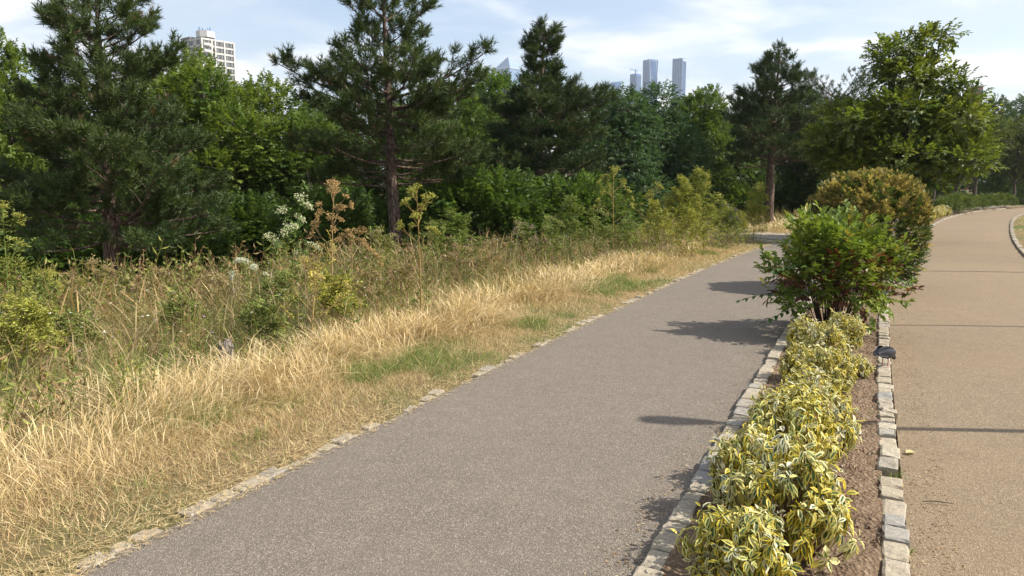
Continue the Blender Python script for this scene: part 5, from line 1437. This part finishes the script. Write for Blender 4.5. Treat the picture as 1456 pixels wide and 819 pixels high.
# one dry twig and two pale leaves on the road
r = empty('dry_twig', (2.13, 3.62, 0.014), R(-8)); setp(r, 'thin dark twig lying alone on the tan road', 'twig')
v, f = tubes(np.array([[(-0.07, 0, 0), (-0.02, 0.006, 0.004), (0.03, 0.0, 0.003), (0.075, -0.006, 0)]]), np.array([[0.0022, 0.003, 0.0028, 0.0015]]), 5); tb_ = Batch(); tb_.add(v, f, (0.07, 0.055, 0.045)); tb_.build('stick', M['vcol'], r)
for (px, d, lab, a) in ((1299, 4.32, 'pale fallen leaf on the road beside the kerb, before the gap', 0.4), (1293, 3.8, 'small pale fallen leaf on the road below the gap in the kerb', 1.3)):
    b = Batch(); X, Y, Z = frames(np.array([[math.cos(a), math.sin(a), 0.05]]), rgD, (0, 0, 1)); b.add(*scatter((LEAF6[0], LEAF6[1], None, None), np.array([[0, 0, 0.008]]), X, Y, Z, np.array([[0.08, 0.05, 0.08]]), np.array([(0.55, 0.46, 0.22)])))
    o = b.build('fallen_leaf', M['shrubleaf']); o.location = (lat(px, d), d, 0.008); setp(o, lab, 'leaf')
# grass tufts
def tuft(loc, n, h, spread, label, green, seed, w=0.004):
    rg = np.random.default_rng(seed); b = Batch(); P = rg.normal(size=(n, 2)) * spread
    col = (GREEN[rg.integers(0, 4, n)] if green else STRAW[rg.integers(0, 5, n)]) * rg.uniform(0.8, 1.2, (n, 1))
    mixm = rg.random(n) < 0.2; col[mixm] = STRAW[0]
    blades(b, P, np.zeros(n), rg.uniform(0.5, 1.1, n) * h, np.full(n, w), col, rg, 4, 0.4, 0.6)
    o = b.build('grass_tuft', M['grass']); o.location = loc; setp(o, label, 'grass tuft', 'grass tufts'); return o
q = kat(4.35, -0.05); tuft((q[0], q[1], 0.0), 46, 0.10, 0.03, 'small grass tuft growing in the gap of the kerb', True, 1)
q = kat(3.45, -0.0); tuft((q[0], q[1], 0.0), 18, 0.06, 0.015, 'tiny grass tuft at the kerb below the gap', True, 2, 0.003)
q = kat(5.5, -0.13); tuft((q[0], q[1], 0.02), 20, 0.08, 0.02, 'tiny grass tuft on the soil side of the kerb', True, 3, 0.003)
x, y = lat(690, 10.4), 10.4; tuft((x, y, gz1(x, y)), 190, 0.42, 0.13, 'bright green grass tuft in the dry meadow', True, 4, 0.007)
x, y = lat(235, 5.6), 5.6; tuft((x, y, gz1(x, y)), 120, 0.36, 0.10, 'green grass tuft within the golden grass on the left', True, 5, 0.005)
for i, (px, d, h, lab) in enumerate(((95, 8.0, 1.15, 'tall dry grass stalks with heavy seed heads left of the broad pine trunk'), (168, 8.4, 0.85, 'dry seeding grass stalks in front of the broad pine trunk'), (235, 8.8, 0.8, 'dry seeding grass stalks right of the broad pine trunk'), (300, 9.0, 0.75, 'dry seeding grass stalks left of the white flowered weed'))):
    x, y = lat(px, d), d
    rg2 = np.random.default_rng(500 + i); b = Batch(); n = 16; P = rg2.normal(size=(n, 2)) * 0.10
    blades(b, P, np.zeros(n), rg2.uniform(0.65, 1.05, n) * h, np.full(n, 0.007), np.array((0.46, 0.33, 0.15)) * rg2.uniform(0.75, 1.2, (n, 1)), rg2, 8, 0.22, 0.4, prof=[0.5, 0.45, 0.4, 0.4, 1.2, 2.4, 1.9, 0.2])
    o = b.build('seeding_grass', M['grass']); o.location = (x, y, gz1(x, y)); setp(o, lab, 'grass', 'tall seeding grasses')
# weathered stump
def stump():
    x, y = lat(315, 6.5), 6.5
    rg = np.random.default_rng(8); n = 12; V = []
    for z, rad in ((-0.08, 0.10), (0.02, 0.088), (0.12, 0.078), (0.27, 0.070), (0.34, 0.045)):
        for j in range(n):
            a = 2 * math.pi * j / n; q = rad * (1 + 0.16 * math.sin(3 * a + 1) + rg.normal() * 0.06)
            V.append((q * math.cos(a), q * math.sin(a), z + (rg.normal() * 0.03 + 0.04 * math.cos(a) if z > 0.2 else 0)))
    V.append((0.0, 0, 0.26)); ix = np.arange(5 * n).reshape(5, n); a = ix[:-1]; b_ = ix[1:]
    F = [np.stack([a, np.roll(a, -1, 1), np.roll(b_, -1, 1), b_], -1).reshape(-1, 4), np.array([(ix[4][j], ix[4][(j + 1) % n], 5 * n) for j in range(n)])]
    o = mk('stump', np.array(V), F, bark_mat('weathered_wood', (0.07, 0.06, 0.05), (0.22, 0.19, 0.165), 22)); o.location = (x, y, gz1(x, y)); setp(o, 'grey weathered broken stump half hidden in the golden grass', 'stump')
stump()

# ------------------------------------------------------------------ the air between here and the skyline
HAZE = 0.00017
V, F = box_vf(-1500, 1500, -60, 1750, -4.0, 262.0)
mh, nt, out = new_mat('haze_air')
pv = nt.nodes.new('ShaderNodeVolumePrincipled'); pv.inputs['Color'].default_value = (0.86, 0.92, 1.0, 1); pv.inputs['Density'].default_value = HAZE; pv.inputs['Anisotropy'].default_value = 0.2
nt.links.new(pv.outputs[0], out.inputs['Volume'])
hz = mk('haze', V, F, mh); hz['kind'] = 'stuff'
print('ALL DONE', sum(len(m.polygons) for m in bpy.data.meshes))
